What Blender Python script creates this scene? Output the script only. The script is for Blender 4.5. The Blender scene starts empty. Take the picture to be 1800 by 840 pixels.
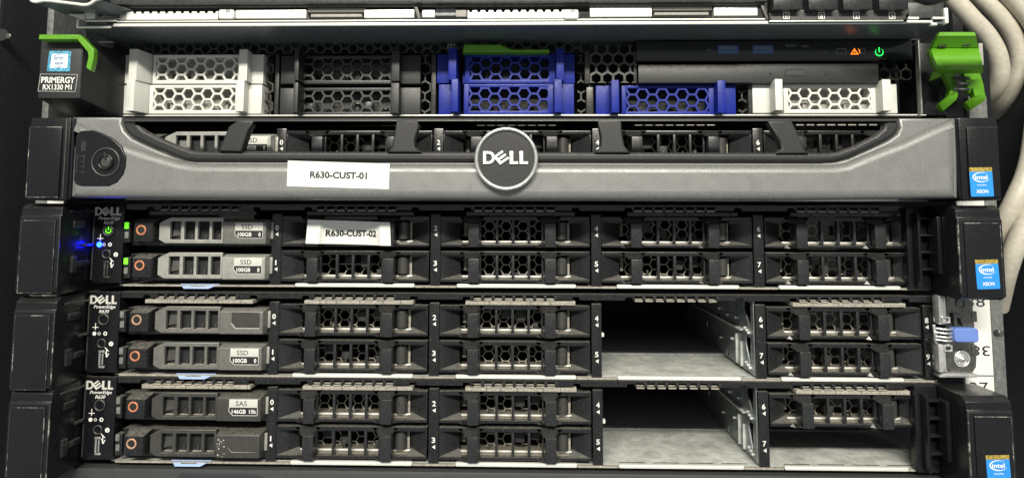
import bpy, bmesh, math, random
from mathutils import Vector, Matrix

# ---------------------------------------------------------------- camera, world, light
SC = bpy.context.scene
COL = SC.collection
PITCH, YAW, ROLL = 0.0828, -0.0236, 0.0027
FPX, PPY, DIST = 1200.0, 282.5, 349.0          # focal length / optical centre in photo pixels, distance in mm

def basis():
    cp, sp, cy, sy = math.cos(PITCH), math.sin(PITCH), math.cos(YAW), math.sin(YAW)
    fw = Vector((sy*cp, cy*cp, sp)); rt = Vector((cy, -sy, 0)); up = rt.cross(fw)
    c, s = math.cos(ROLL), math.sin(ROLL)
    return c*rt + s*up, -s*rt + c*up, fw
RT, UP, FW = basis()
cam_d = bpy.data.cameras.new('camera')
cam = bpy.data.objects.new('camera', cam_d); COL.objects.link(cam); SC.camera = cam
cam.matrix_world = Matrix(((RT.x, UP.x, -FW.x, 0), (RT.y, UP.y, -FW.y, -DIST*.001), (RT.z, UP.z, -FW.z, 0), (0, 0, 0, 1)))
cam_d.sensor_width = 36; cam_d.lens = 24; cam_d.shift_y = (PPY-420)/1800
cam_d.clip_start = 0.01; cam_d.clip_end = 50

W = bpy.data.worlds.new('World'); SC.world = W; W.use_nodes = True
W.node_tree.nodes['Background'].inputs[0].default_value = (.90, .94, .93, 1)
W.node_tree.nodes['Background'].inputs[1].default_value = 0.40

def area(name, loc, target, sx, sy, power, color):
    d = bpy.data.lights.new(name, 'AREA'); d.shape = 'RECTANGLE'; d.size = sx; d.size_y = sy
    d.energy = power; d.color = color
    o = bpy.data.objects.new(name, d); COL.objects.link(o); o.location = loc
    o.rotation_euler = (Vector(target)-Vector(loc)).to_track_quat('-Z', 'Y').to_euler()
    return o
area('ceiling_tube', (0.0, -1.45, 0.88), (0, 0, 0), 1.15, 0.12, 52, (1.0, .955, .84))
area('fill_light', (-0.2, -1.9, 2.3), (0, 0, 0), 2.4, 0.3, 10, (1.0, .97, .88))  # fill lamp added to lift the shade; no such fixture is seen

SC.view_settings.view_transform = 'Standard'; SC.view_settings.look = 'None'
SC.view_settings.exposure = 0; SC.view_settings.gamma = 1
SC.cycles.max_bounces = 6

# ---------------------------------------------------------------- helpers
def at(px, py, Y):
    """point on the plane Y (mm) that the photo shows at this pixel"""
    d = FW*FPX + RT*(px-900) - UP*(py-PPY)
    t = (Y+DIST)/d.y
    return d.x*t, d.z*t
def ax(px, py, Y): return at(px, py, Y)[0]
def az(px, py, Y): return at(px, py, Y)[1]

def _box(x0, x1, y0, y1, z0, z1, b, seg=2):
    bm = bmesh.new()
    r = bmesh.ops.create_cube(bm, size=1)
    for v in r['verts']:
        v.co = Vector(((x0+x1)/2 + v.co.x*(x1-x0), (y0+y1)/2 + v.co.y*(y1-y0), (z0+z1)/2 + v.co.z*(z1-z0)))
    if b > 0:
        b = min(b, .45*min(abs(x1-x0), abs(y1-y0), abs(z1-z0)))
        bmesh.ops.bevel(bm, geom=bm.edges[:], offset=b, segments=seg, profile=.6, affect='EDGES')
    bm.verts.index_update()
    vs = [tuple(v.co) for v in bm.verts]; fs = [tuple(v.index for v in f.verts) for f in bm.faces]
    bm.free(); return vs, fs

def clip_poly(p, x0, x1, z0, z1):
    for ax_, lim, sg in ((0, x0, 1), (0, x1, -1), (1, z0, 1), (1, z1, -1)):
        q = []
        for i in range(len(p)):
            a, b = p[i-1], p[i]
            da, db = (a[ax_]-lim)*sg, (b[ax_]-lim)*sg
            if (da >= 0) != (db >= 0):
                t = da/(da-db); q.append((a[0]+(b[0]-a[0])*t, a[1]+(b[1]-a[1])*t))
            if db >= 0: q.append(b)
        p = q
        if len(p) < 3: return []
    return p

class MB:
    def __init__(s): s.v = []; s.f = []; s.marks = []; s.fmarks = []
    def add(s, vs, fs):
        n = len(s.v); s.marks.append(n); s.fmarks.append(len(s.f)); s.v += [tuple(v) for v in vs]; s.f += [tuple(i+n for i in f) for f in fs]; return s
    def box(s, x0, x1, y0, y1, z0, z1, b=.3):
        if x1 < x0: x0, x1 = x1, x0
        if z1 < z0: z0, z1 = z1, z0
        return s.add(*_box(x0, x1, y0, y1, z0, z1, b))
    def pbox(s, px0, px1, py0, py1, Y0, Y1, b=.3):
        xm, ym = (px0+px1)/2, (py0+py1)/2
        return s.box(ax(px0, ym, Y0), ax(px1, ym, Y0), Y0, Y1, az(xm, py1, Y0), az(xm, py0, Y0), b)
    def poly(s, outlines, y0, y1, b=.3, res=1):
        c = bpy.data.curves.new('tmp', 'CURVE'); c.dimensions = '2D'; c.fill_mode = 'BOTH'
        for pts in outlines:
            sp = c.splines.new('POLY'); sp.points.add(len(pts)-1); sp.use_cyclic_u = True
            for i, p in enumerate(pts): sp.points[i].co = (p[0], p[1], 0, 1)
        b = min(b, (y1-y0)*.49)
        c.extrude = (y1-y0)/2-b; c.bevel_depth = b; c.bevel_resolution = res; c.offset = -b
        o = bpy.data.objects.new('tmp', c); m = bpy.data.meshes.new_from_object(o)
        yc = (y0+y1)/2
        s.add([(v.co.x, yc-v.co.z, v.co.y) for v in m.vertices], [tuple(p.vertices) for p in m.polygons])
        bpy.data.meshes.remove(m); bpy.data.objects.remove(o); bpy.data.curves.remove(c); return s
    def ppoly(s, outlines, Y0, Y1, b=.3, res=1):
        return s.poly([[at(x, y, Y0) for x, y in o] for o in outlines], Y0, Y1, b, res)
    def disc(s, cx, cz, r, y0, y1, b=.2, r2=None, n=36, res=2):
        o = [[(cx+r*math.cos(2*math.pi*i/n), cz+r*math.sin(2*math.pi*i/n)) for i in range(n)]]
        if r2: o.append([(cx+r2*math.cos(2*math.pi*i/n), cz+r2*math.sin(2*math.pi*i/n)) for i in range(n)])
        return s.poly(o, y0, y1, b, res)
    def tube(s, pts, r, smooth=True, n=4):
        c = bpy.data.curves.new('tmp', 'CURVE'); c.dimensions = '3D'; c.bevel_depth = r; c.bevel_resolution = n; c.use_fill_caps = True
        if smooth:
            sp = c.splines.new('BEZIER'); sp.bezier_points.add(len(pts)-1)
            for p, q in zip(sp.bezier_points, pts): p.co = q; p.handle_left_type = p.handle_right_type = 'AUTO'
            sp.resolution_u = 10
        else:
            sp = c.splines.new('POLY'); sp.points.add(len(pts)-1)
            for p, q in zip(sp.points, pts): p.co = (*q, 1)
        o = bpy.data.objects.new('tmp', c); m = bpy.data.meshes.new_from_object(o)
        s.add([tuple(v.co) for v in m.vertices], [tuple(p.vertices) for p in m.polygons])
        bpy.data.meshes.remove(m); bpy.data.objects.remove(o); bpy.data.curves.remove(c); return s
    def hexa(s, front, back):
        """closed solid between two point loops of equal length"""
        n = len(front); fs = [tuple(range(n)), tuple(range(2*n-1, n-1, -1))]
        fs += [(i, i+n, (i+1) % n+n, (i+1) % n) for i in range(n)]
        return s.add(list(front)+list(back), fs)
    def grid(s, rows):
        n, m = len(rows), len(rows[0])
        return s.add([p for r in rows for p in r], [(i*m+j, i*m+j+1, (i+1)*m+j+1, (i+1)*m+j) for i in range(n-1) for j in range(m-1)])
    def honey(s, x0, x1, z0, z1, R, w, y0, y1, flat=True, ox=0, oz=0):
        """perforated sheet: hexagonal cells of outer radius R, web width w, clipped to the rectangle"""
        r = R-w/2/math.cos(math.pi/6)
        st = 0 if flat else math.pi/6
        if flat: dx, dz = 1.5*R, math.sqrt(3)*R
        else: dx, dz = math.sqrt(3)*R, 1.5*R
        cs = []
        for i in range(-2, int((x1-x0)/dx)+3):
            for j in range(-2, int((z1-z0)/dz)+3):
                if flat: cs.append((x0+ox+i*dx, z0+oz+j*dz+(dz/2 if i % 2 else 0)))
                else: cs.append((x0+ox+i*dx+(dx/2 if j % 2 else 0), z0+oz+j*dz))
        for cx, cz in cs:
            for k in range(6):
                a, b = st+k*math.pi/3, st+(k+1)*math.pi/3
                o0, o1 = (cx+R*math.cos(a), cz+R*math.sin(a)), (cx+R*math.cos(b), cz+R*math.sin(b))
                i0, i1 = (cx+r*math.cos(a), cz+r*math.sin(a)), (cx+r*math.cos(b), cz+r*math.sin(b))
                q = clip_poly([o0, o1, i1, i0], x0, x1, z0, z1)
                if q: s.add([(p[0], y0, p[1]) for p in q], [tuple(range(len(q)))])
                a_, b_ = i0, i1                                # wall of the hole
                t0, t1 = 0., 1.
                ok = True
                for c_, lo, hi in ((0, x0, x1), (1, z0, z1)):
                    d = b_[c_]-a_[c_]
                    if abs(d) < 1e-9:
                        if not lo <= a_[c_] <= hi: ok = False
                    else:
                        u, v = (lo-a_[c_])/d, (hi-a_[c_])/d
                        if u > v: u, v = v, u
                        t0, t1 = max(t0, u), min(t1, v)
                if ok and t1 > t0:
                    g = [(a_[0]+(b_[0]-a_[0])*t, a_[1]+(b_[1]-a_[1])*t) for t in (t0, t1)]
                    s.add([(g[0][0], y0, g[0][1]), (g[1][0], y0, g[1][1]), (g[1][0], y1, g[1][1]), (g[0][0], y1, g[0][1])], [(0, 1, 2, 3)])
        return s
    def text(s, body, cx, cz, y, h, bold=0., width=None, shear=0., rot=0., thick=.06, anchor='c'):
        c = bpy.data.curves.new('tmp', 'FONT'); c.body = body; c.extrude = thick; c.resolution_u = 3; c.shear = shear; c.offset = bold
        o = bpy.data.objects.new('tmp', c); m = bpy.data.meshes.new_from_object(o)
        xs = [v.co.x for v in m.vertices]; x0, x1 = min(xs), max(xs); k = h/.70
        kx = width/(x1-x0) if width else k
        cr, sr = math.cos(rot), math.sin(rot)
        vs = []
        for v in m.vertices:
            if anchor == 'c': X = (v.co.x-(x0+x1)/2)*kx
            else: X = (v.co.x-x0)*kx
            Z = (v.co.y-.35)*k
            vs.append((cx+X*cr-Z*sr, y-(thick if v.co.z > 0 else 0), cz+X*sr+Z*cr))
        s.add(vs, [tuple(p.vertices) for p in m.polygons])
        bpy.data.meshes.remove(m); bpy.data.objects.remove(o); bpy.data.curves.remove(c); return s
    def build(s, name, mat, parent=None, label=None, smooth=40, origin=None):
        root = parent
        while root is not None and root.parent is not None: root = root.parent
        og = Vector(root['_o'] if root is not None else (origin or (0, 0, 0)))
        m = bpy.data.meshes.new(name)
        m.from_pydata([((v[0]-og.x)*.001, (v[1]-og.y)*.001, (v[2]-og.z)*.001) for v in s.v], [], s.f)
        m.update()
        if smooth:
            m.polygons.foreach_set('use_smooth', [True]*len(m.polygons)); m.set_sharp_from_angle(angle=math.radians(smooth))
        m.materials.append(mat)
        o = bpy.data.objects.new(name, m); COL.objects.link(o)
        if parent is not None: o.parent = parent
        else: o.location = og*.001; o['_o'] = tuple(og)
        if label: o['label'] = label
        return o

def build_each(mb, name, mat_, parent, **k):
    for a, b, c, d in zip(mb.marks, mb.marks[1:]+[len(mb.v)], mb.fmarks, mb.fmarks[1:]+[len(mb.f)]):
        q = MB(); q.v = mb.v[a:b]; q.f = [tuple(i-a for i in f) for f in mb.f[c:d]]; q.build(name, mat_, parent, **k)

def thing(name, label, cat, origin, group=None, shift=(0, 0, 0)):
    o = bpy.data.objects.new(name, None); COL.objects.link(o); o.empty_display_size = .01
    o['_o'] = tuple(origin); o.location = (Vector(origin)+Vector(shift))*.001
    o['label'] = label; o['category'] = cat
    if group: o['group'] = group
    return o
def copy_tree(o, parent=None):
    c = o.copy(); COL.objects.link(c); c.parent = parent
    for ch in o.children: copy_tree(ch, c)
    return c

# ---------------------------------------------------------------- materials
def mat(name, col, rough=.5, metal=0., var=.12, vscale=400, dust=0., bump=0., bscale=2500, spec=.5, scratch=0., sparkle=0., emit=0., mottled=0., coat=0., wear=0.):
    m = bpy.data.materials.new(name); m.use_nodes = True
    nt = m.node_tree; N = nt.nodes; L = nt.links; P = N['Principled BSDF']
    P.inputs['Metallic'].default_value = metal; P.inputs['Roughness'].default_value = rough
    P.inputs['Specular IOR Level'].default_value = spec; P.inputs['Coat Weight'].default_value = coat
    tc = N.new('ShaderNodeNewGeometry')
    def noise(sc, det=4, ro=.6):
        n = N.new('ShaderNodeTexNoise'); n.inputs['Scale'].default_value = sc; n.inputs['Detail'].default_value = det; n.inputs['Roughness'].default_value = ro
        L.new(tc.outputs['Position'], n.inputs['Vector']); return n.outputs['Fac']
    def mix(fac, a, b):
        x = N.new('ShaderNodeMix'); x.data_type = 'RGBA'
        for k, v in ((0, fac), (6, a), (7, b)):
            if isinstance(v, (int, float)): x.inputs[k].default_value = v
            elif isinstance(v, tuple): x.inputs[k].default_value = v
            else: L.new(v, x.inputs[k])
        return x.outputs[2]
    def ramp(v, a, b, lo=0., hi=1.):
        r = N.new('ShaderNodeMapRange'); r.inputs[1].default_value = a; r.inputs[2].default_value = b; r.inputs[3].default_value = lo; r.inputs[4].default_value = hi
        L.new(v, r.inputs[0]); return r.outputs[0]
    def mul(a, b):
        r = N.new('ShaderNodeMath'); r.operation = 'MULTIPLY'
        for i, v in enumerate((a, b)):
            if isinstance(v, (int, float)): r.inputs[i].default_value = v
            else: L.new(v, r.inputs[i])
        return r.outputs[0]
    c = (*col, 1)
    dark = tuple(x*(1-var) for x in col)+(1,); lite = tuple(min(1, x*(1+var)) for x in col)+(1,)
    out = mix(ramp(noise(vscale), .3, .7), dark, lite)
    if mottled:
        v = N.new('ShaderNodeTexVoronoi'); v.inputs['Scale'].default_value = 260; v.inputs['Randomness'].default_value = 1
        L.new(tc.outputs['Position'], v.inputs['Vector'])
        sep = N.new('ShaderNodeSeparateColor'); L.new(v.outputs['Color'], sep.inputs[0])
        f = mul(ramp(noise(90, 5, .7), .35, .65), mottled)
        out = mix(f, out, tuple(min(1, x*1.7) for x in col)+(1,))
        out = mix(mul(sep.outputs[0], mottled*.5), out, tuple(x*.55 for x in col)+(1,))
    if sparkle:
        grain = noise(1800, 2, .7)
        f = mul(ramp(grain, .40, .64), sparkle)
        out = mix(f, out, tuple(min(1, x*1.9) for x in col)+(1,))
    rv = ramp(noise(vscale*2.3), .3, .7, max(.03, rough*.8), min(1, rough*1.25))
    if wear:
        out = mix(mul(mul(ramp(noise(110, 2, .5), .50, .60), ramp(noise(700, 5, .7), .36, .55)), wear), out, (.36, .35, .32, 1))
    if scratch:
        mp = N.new('ShaderNodeMapping'); mp.inputs['Scale'].default_value = (1, 1, 1); L.new(tc.outputs['Position'], mp.inputs[0])
        n = N.new('ShaderNodeTexNoise'); n.inputs['Scale'].default_value = 700; n.inputs['Detail'].default_value = 6; n.inputs['Roughness'].default_value = .75; n.inputs['Distortion'].default_value = 1.5
        L.new(mp.outputs[0], n.inputs['Vector'])
        f = mul(ramp(n.outputs['Fac'], .60, .72), scratch)
        out = mix(f, out, (.30, .28, .24, 1))
    if dust:
        sx = N.new('ShaderNodeSeparateXYZ'); L.new(tc.outputs['Normal'], sx.inputs[0])
        up = ramp(sx.outputs[2], .15, .8)
        f = mul(mul(up, ramp(noise(500, 5, .7), .25, .6)), dust)
        f2 = mul(ramp(noise(1100, 6, .75), .52, .75), dust*.30)
        a = N.new('ShaderNodeMath'); a.operation = 'MAXIMUM'; L.new(f, a.inputs[0]); L.new(f2, a.inputs[1])
        out = mix(a.outputs[0], out, (.29, .275, .24, 1))
        mm = N.new('ShaderNodeMix'); mm.data_type = 'FLOAT'; L.new(a.outputs[0], mm.inputs[0]); L.new(rv, mm.inputs[2]); mm.inputs[3].default_value = .9
        rv = mm.outputs[0]
        if metal:
            L.new(ramp(a.outputs[0], 0, 1, metal, 0), P.inputs['Metallic'])
    L.new(out, P.inputs['Base Color']); L.new(rv, P.inputs['Roughness'])
    if bump:
        b = N.new('ShaderNodeBump'); b.inputs['Strength'].default_value = bump; b.inputs['Distance'].default_value = .0003
        L.new(noise(bscale, 3), b.inputs['Height']); L.new(b.outputs[0], P.inputs['Normal'])
    if emit:
        P.inputs['Emission Color'].default_value = c; P.inputs['Emission Strength'].default_value = emit
    return m

M = dict(
    black=mat('black_plastic', (.010, .0105, .0115), .22, spec=.5, dust=.46, bump=.04, var=.25, scratch=.30),
    blackclean=mat('black_satin_plastic', (.008, .0085, .010), .26, spec=.32, dust=.05, bump=.08, scratch=.06),
    gloss=mat('black_gloss_panel', (.008, .009, .012), .14, dust=.10, bump=.03),
    panel=mat('dusty_black_panel', (.006, .006, .008), .22, spec=.35, dust=.22, scratch=.06, bump=.06),
    rim=mat('black_textured_rim', (.016, .0165, .017), .40, spec=.4, bump=.35, bscale=3500, dust=.15),
    dark=mat('dark_interior', (.008, .009, .010), .7),
    dullgrey=mat('board_and_shade_grey', (.30, .31, .31), .55, var=.3, dust=.2),  # board grey, also painted where bare tray floor lies in shade
    graph=mat('graphite_steel', (.060, .062, .062), .38, metal=.5, dust=.35, var=.25, scratch=.3),
    dusty=mat('dusty_steel_lip', (.27, .255, .215), .7, metal=0, var=.45, vscale=700, mottled=.4, bump=.2),
    galv=mat('galvanised_steel', (.55, .57, .54), .36, metal=.22, var=.22, vscale=80, mottled=.85, dust=.3, bump=.03, scratch=.3),
    bright=mat('bright_rolled_steel', (.74, .74, .69), .32, metal=.25, var=.05),
    chrome=mat('chromed_steel', (.70, .70, .68), .24, metal=.75, var=.15),
    steel=mat('dull_zinc_steel', (.17, .17, .155), .30, metal=.85, var=.3, scratch=.3, bump=.1),
    silver=mat('silver_flake_paint', (.160, .161, .157), .42, metal=.30, var=.03, vscale=60, sparkle=.5, bump=.05, bscale=3200),
    grey=mat('grey_carrier_plastic', (.30, .30, .275), .42, metal=.25, var=.15, dust=.35, bump=.1, scratch=.15),
    greyd=mat('dark_grey_carrier_plastic', (.055, .054, .050), .34, metal=.25, var=.15, dust=.30, bump=.1, scratch=.2),
    shelf=mat('dusty_shelf', (.17, .155, .125), .8, var=.5, vscale=900, mottled=.4),
    ramp=mat('lit_ramp_grey', (.085, .083, .076), .6, var=.25, dust=.2),  # ramp colour lightened to paint in the light it catches
    inner=mat('dusty_inner_plastic', (.020, .020, .019), .55, var=.4, dust=.5, scratch=.25),
    wall=mat('dull_bay_wall_steel', (.22, .245, .25), .34, metal=.45, var=.3, vscale=160, mottled=.7, dust=.2, scratch=.5),
    hood=mat('black_hood_plastic', (.012, .0125, .013), .28, spec=.5, dust=.05, bump=.05, scratch=.15),
    greym=mat('mid_grey_carrier_plastic', (.15, .148, .135), .38, metal=.25, var=.15, dust=.35, bump=.06, scratch=.2),
    tab=mat('latch_tab_plastic', (.017, .018, .0195), .27, var=.2, dust=.30, bump=.06, scratch=.18),
    mesh=mat('stamped_mesh_steel', (.33, .31, .26), .5, metal=.1, var=.35, vscale=600, dust=.3),
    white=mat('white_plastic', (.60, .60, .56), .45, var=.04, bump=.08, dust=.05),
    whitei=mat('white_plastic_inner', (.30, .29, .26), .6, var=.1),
    blue=mat('blue_plastic', (.004, .016, .22), .42, spec=.3, var=.15, vscale=250, bump=.1, dust=.05),
    green=mat('green_latch_plastic', (.095, .28, .012), .38, var=.06, bump=.06),
    fblack=mat('charcoal_plastic', (.018, .019, .019), .42, var=.15, bump=.25, dust=.12),
    earmat=mat('matt_ear_plastic', (.016, .0165, .017), .45, var=.15, bump=.25, dust=.05),
    fmesh=mat('coated_mesh_steel', (.05, .05, .046), .35, metal=.5, var=.3),
    beige=mat('beige_cable_jacket', (.47, .435, .36), .48, var=.12, bump=.06, dust=.1),
    paper=mat('white_label_paper', (.70, .70, .66), .6, var=.03),
    ink=mat('black_print', (.012, .012, .014), .5),
    print=mat('white_print', (.72, .72, .68), .5, var=.1, vscale=900),
    printd=mat('worn_grey_print', (.30, .30, .29), .5, var=.3, vscale=1500),
    faint=mat('faint_print', (.16, .16, .16), .5),
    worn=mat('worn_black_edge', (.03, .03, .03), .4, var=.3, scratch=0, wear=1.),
    label_light=mat('grey_drive_label', (.52, .52, .48), .5, var=.06),
    copper=mat('orange_release_ring', (.62, .24, .12), .35, metal=.3, var=.25),
    copperd=mat('pale_release_ring', (.50, .30, .20), .40, metal=.3, var=.25),
    lblue=mat('pale_blue_plastic', (.36, .48, .80), .45, var=.05),
    tblue=mat('blue_touch_tab', (.12, .20, .52), .55, var=.06, bump=.1),
    sticker=mat('blue_sticker', (.02, .24, .68), .35, var=.04, coat=.3),
    foil=mat('gold_foil_strip', (.55, .40, .10), .3, metal=.6, var=.6, vscale=900),
    holo=mat('blue_foil_border', (.12, .42, .75), .25, metal=.4, var=.7, vscale=800),
    stwhite=mat('sticker_white', (.62, .66, .68), .4),
    stink=mat('sticker_blue_ink', (.05, .12, .30), .4),
    rail=mat('rack_rail_steel', (.15, .155, .15), .5, metal=.3, var=.3, scratch=.3),
    cab=mat('rack_cabinet_paint', (.012, .014, .016), .6, bump=.2),
    cab2=mat('rack_side_paint', (.022, .026, .028), .6, bump=.2),
    under=mat('chassis_underside_paint', (.12, .14, .145), .30, metal=.2, var=.12),
    slate=mat('dark_grey_panel', (.040, .041, .041), .5, var=.1, bump=.1),
    lgreen=mat('green_led', (.16, 1, .02), .4, emit=.9, var=0),
    lgreen2=mat('power_green_led', (.02, 1, .12), .4, emit=1.6, var=0),
    lorange=mat('orange_led', (1, .20, .01), .4, emit=2.2, var=0),
    lblue2=mat('blue_led', (.001, .005, 1), .4, emit=170, var=0),
    ledoff=mat('unlit_lamp', (.16, .16, .15), .4, var=.3),
    usb=mat('usb_insert', (.05, .10, .26), .4),
)

# ---------------------------------------------------------------- marks
def dell_logo(mb, cx, cz, y, w, h, th=.3, b=.05):
    def P(pts): return [(cx-w/2+p[0]*w, cz-h/2+p[1]*h) for p in pts]
    arc = lambda r, k: [(.02+.10+r*math.cos(a), .5+k*math.sin(a)) for a in [math.radians(-90+i*180/8) for i in range(9)]]
    mb.poly([P([(.0, 0)]+arc(.145, .5)+[(.0, 1)]), P([(.07, .22)]+arc(.075, .28)+[(.07, .78)])], y-th, y, b)
    # tilted E: three bars joined by a stem, turned anticlockwise
    u = h*.80; a = math.radians(38); ex, ez = cx-w/2+.395*w, cz
    def E(pts):
        return [(ex+(p[0]*math.cos(a)-p[1]*math.sin(a))*u*1.12, ez+(p[0]*math.sin(a)+p[1]*math.cos(a))*u) for p in pts]
    mb.poly([E([(-.5, -.5), (.5, -.5), (.5, -.27), (-.24, -.27), (-.24, -.12), (.5, -.12), (.5, .12), (-.24, .12), (-.24, .27), (.5, .27), (.5, .5), (-.5, .5)])], y-th-.02, y-.02, b)
    for x in (.575, .79):
        mb.poly([P([(x, 0), (x+.19, 0), (x+.19, .22), (x+.08, .22), (x+.08, 1), (x, 1)])], y-th, y, b)
    return mb

def swoosh(mb, cx, cz, rx, rz, y, w, a0=20, a1=340, th=.05):
    pts = []
    n = 28
    for i in range(n+1):
        a = math.radians(a0+(a1-a0)*i/n); pts.append((cx+rx*math.cos(a), cz+rz*math.sin(a)))
    for i in range(n, -1, -1):
        a = math.radians(a0+(a1-a0)*i/n); k = math.sin(math.pi*i/n)*w
        pts.append((cx+(rx-k)*math.cos(a), cz+(rz-k)*math.sin(a)))
    return mb.poly([pts], y-th, y, 0)

def rrect(x0, x1, z0, z1, r, n=4):
    o = []
    for cx, cz, s in ((x1-r, z0+r, -90), (x1-r, z1-r, 0), (x0+r, z1-r, 90), (x0+r, z0+r, 180)):
        for i in range(n+1):
            a = math.radians(s+90*i/n); o.append((cx+r*math.cos(a), cz+r*math.sin(a)))
    return o

def xeon_sticker(parent, cx, cz, y, tilt=0.):
    """blue processor sticker 10.6 x 13.6 mm"""
    w, h = 10.4, 13.4
    def T(p): c, s = math.cos(tilt), math.sin(tilt); return (cx+p[0]*c-p[1]*s, cz+p[0]*s+p[1]*c)
    st = MB().poly([[T(p) for p in rrect(-w/2, w/2, -h/2, h/2-1.9, .5)]], y-.12, y, .03).build('sticker', M['sticker'], parent, 'blue processor sticker with a gold top edge')
    MB().poly([[T(p) for p in rrect(-w/2, w/2, h/2-1.9, h/2, .3)]], y-.12, y, .03).build('foil_strip', M['foil'], st)
    t = MB(); p = T((0, 2.2)); t.text('intel', p[0], p[1], y-.13, 1.9, bold=.02, width=5.6, rot=tilt)
    swoosh(t, p[0], p[1], 3.9, 2.3, y-.13, .55, 40, 350)
    p = T((0, -1.3)); t.text('inside', p[0], p[1], y-.13, .8, width=4.0, rot=tilt)
    p = T((0, -4.3)); t.text('XEON', p[0], p[1], y-.13, 1.5, bold=.02, width=5.4, rot=tilt)
    t.build('lettering', M['print'], st)
    return st

# ---------------------------------------------------------------- rack cabinet, rails
def solid(name, mat_, label, cat, *boxes, b=.5, origin=None):
    mb = MB()
    for q in boxes: mb.box(*q, b)
    o = mb.build(name, mat_, origin=origin); o['label'] = label; o['category'] = cat; return o

bk = MB().box(-420, 420, 260, 262, -220, 220, 0).build('background', M['dark']); bk['kind'] = 'structure'
t = thing('rack_side_panel', 'dark steel cabinet side with a round hole beside the top left server', 'rack panel', (-300, 40, -200))
MB().box(-330, -273, -10, -6, -200, 200, .5).build('flange', M['cab2'], t)
MB().box(-276, -273, -6, 250, -200, 200, .5).build('side_wall', M['cab'], t)
h = at(4, 62, -10); MB().disc(h[0], h[1], 3.2, -10.4, -9.8, .1).build('hole', M['dark'], t)
MB().disc(h[0]+3.5, h[1]-.6, 1.4, -10.6, -9.9, .3).build('screw', M['steel'], t)
t = thing('rack_side_panel', 'unlit black cabinet side wall behind the beige cables', 'rack panel', (290, 40, -200))
MB().box(268, 271, -6, 250, -200, 200, .5).build('side_wall', M['cab'], t)
MB().box(262, 330, 70, 74, -200, 200, .5).build('flange', M['cab'], t)

# left mounting rail
t = thing('rack_rail', 'grey mounting rail behind the left server ears', 'rack rail', (-247, 3, -180))
xl0 = ax(62, 350, 3); xl1 = ax(82, 350, 3); xl2 = ax(111, 350, 3)
MB().box(xl0, xl1, 3, 30, -180, 44, .3).build('rail_body', M['rail'], t)
MB().box(xl1+.05, xl2, 3.4, 6, -180, 44, .1).build('number_strip', M['paper'], t)
MB().box(ax(83, 40, 3), ax(94, 40, 3), 3, 30, 44.1, 180, .2).build('rail_flange', M['rail'], t)
# right mounting rail with the unit numbers
t = thing('rack_rail', 'grey mounting rail with white number strip beside the blue tab', 'rack rail', (233, 3, -180))
xr0 = ax(1694, 600, 3); xr1 = ax(1744, 600, 3); xr2 = ax(1765, 600, 3)
ns = MB().box(xr0, xr1, 3.2, 5, -180, 46, .1).build('number_strip', M['paper'], t)
MB().box(xr1+.05, xr2, 2.6, 30, -180, 46, .4).build('rail_body', M['rail'], t)
MB().box(ax(1704, 190, 3), ax(1736, 190, 3), 3.2, 6, 46.2, az(1720, 170, 3), .3).build('rail_body', M['rail'], t)
n_ = MB()
p = at(1716, 530, 3.2); n_.text('38', p[0]-.3, p[1], 3.15, 4.9, width=9.0)
p = at(1722, 613, 3.2); n_.text('38', p[0]+.2, p[1]-1, 3.15, 4.9, width=9.6, rot=math.pi)
z660 = az(1725, 660, 3.2); n_.box(xr0+1, xr1-.2, 3.1, 3.19, z660-.25, z660+.25, 0)
p = at(1722, 680, 3.2); n_.text('37', p[0]-.3, p[1], 3.15, 4.9, width=9.0)
n_.build('lettering', M['ink'], ns)
hx = at(1749, 585, 2.6); MB().disc(hx[0]+.6, hx[1], 1.6, 2.2, 2.7, .1).build('rail_hole', M['dark'], t)
MB().disc(hx[0]+2.6, hx[1], 1.5, 1.9, 2.6, .3).build('screw', M['steel'], t)

# ---------------------------------------------------------------- 2.5 inch rack server (numbers and slots)
ORG = at(481.8, 555.8, 0)                  # numeral 0 of the server that the measurements come from
OX, OZ = ORG
COLP, ROWP = 81.67, 17.70
ROWS = {2: (1.05, 88.69), 3: (.14, 44.74), 4: (0, 0), 5: (.3, -42.34)}
TOPZ, BOTZ = -38.3, -80.25
LX = ax(208, 560, 0); RX = ax(1641, 560, 0)
DIVX = [OX+k*COLP for k in range(5)]

def led_rects(px, py): pass

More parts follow.
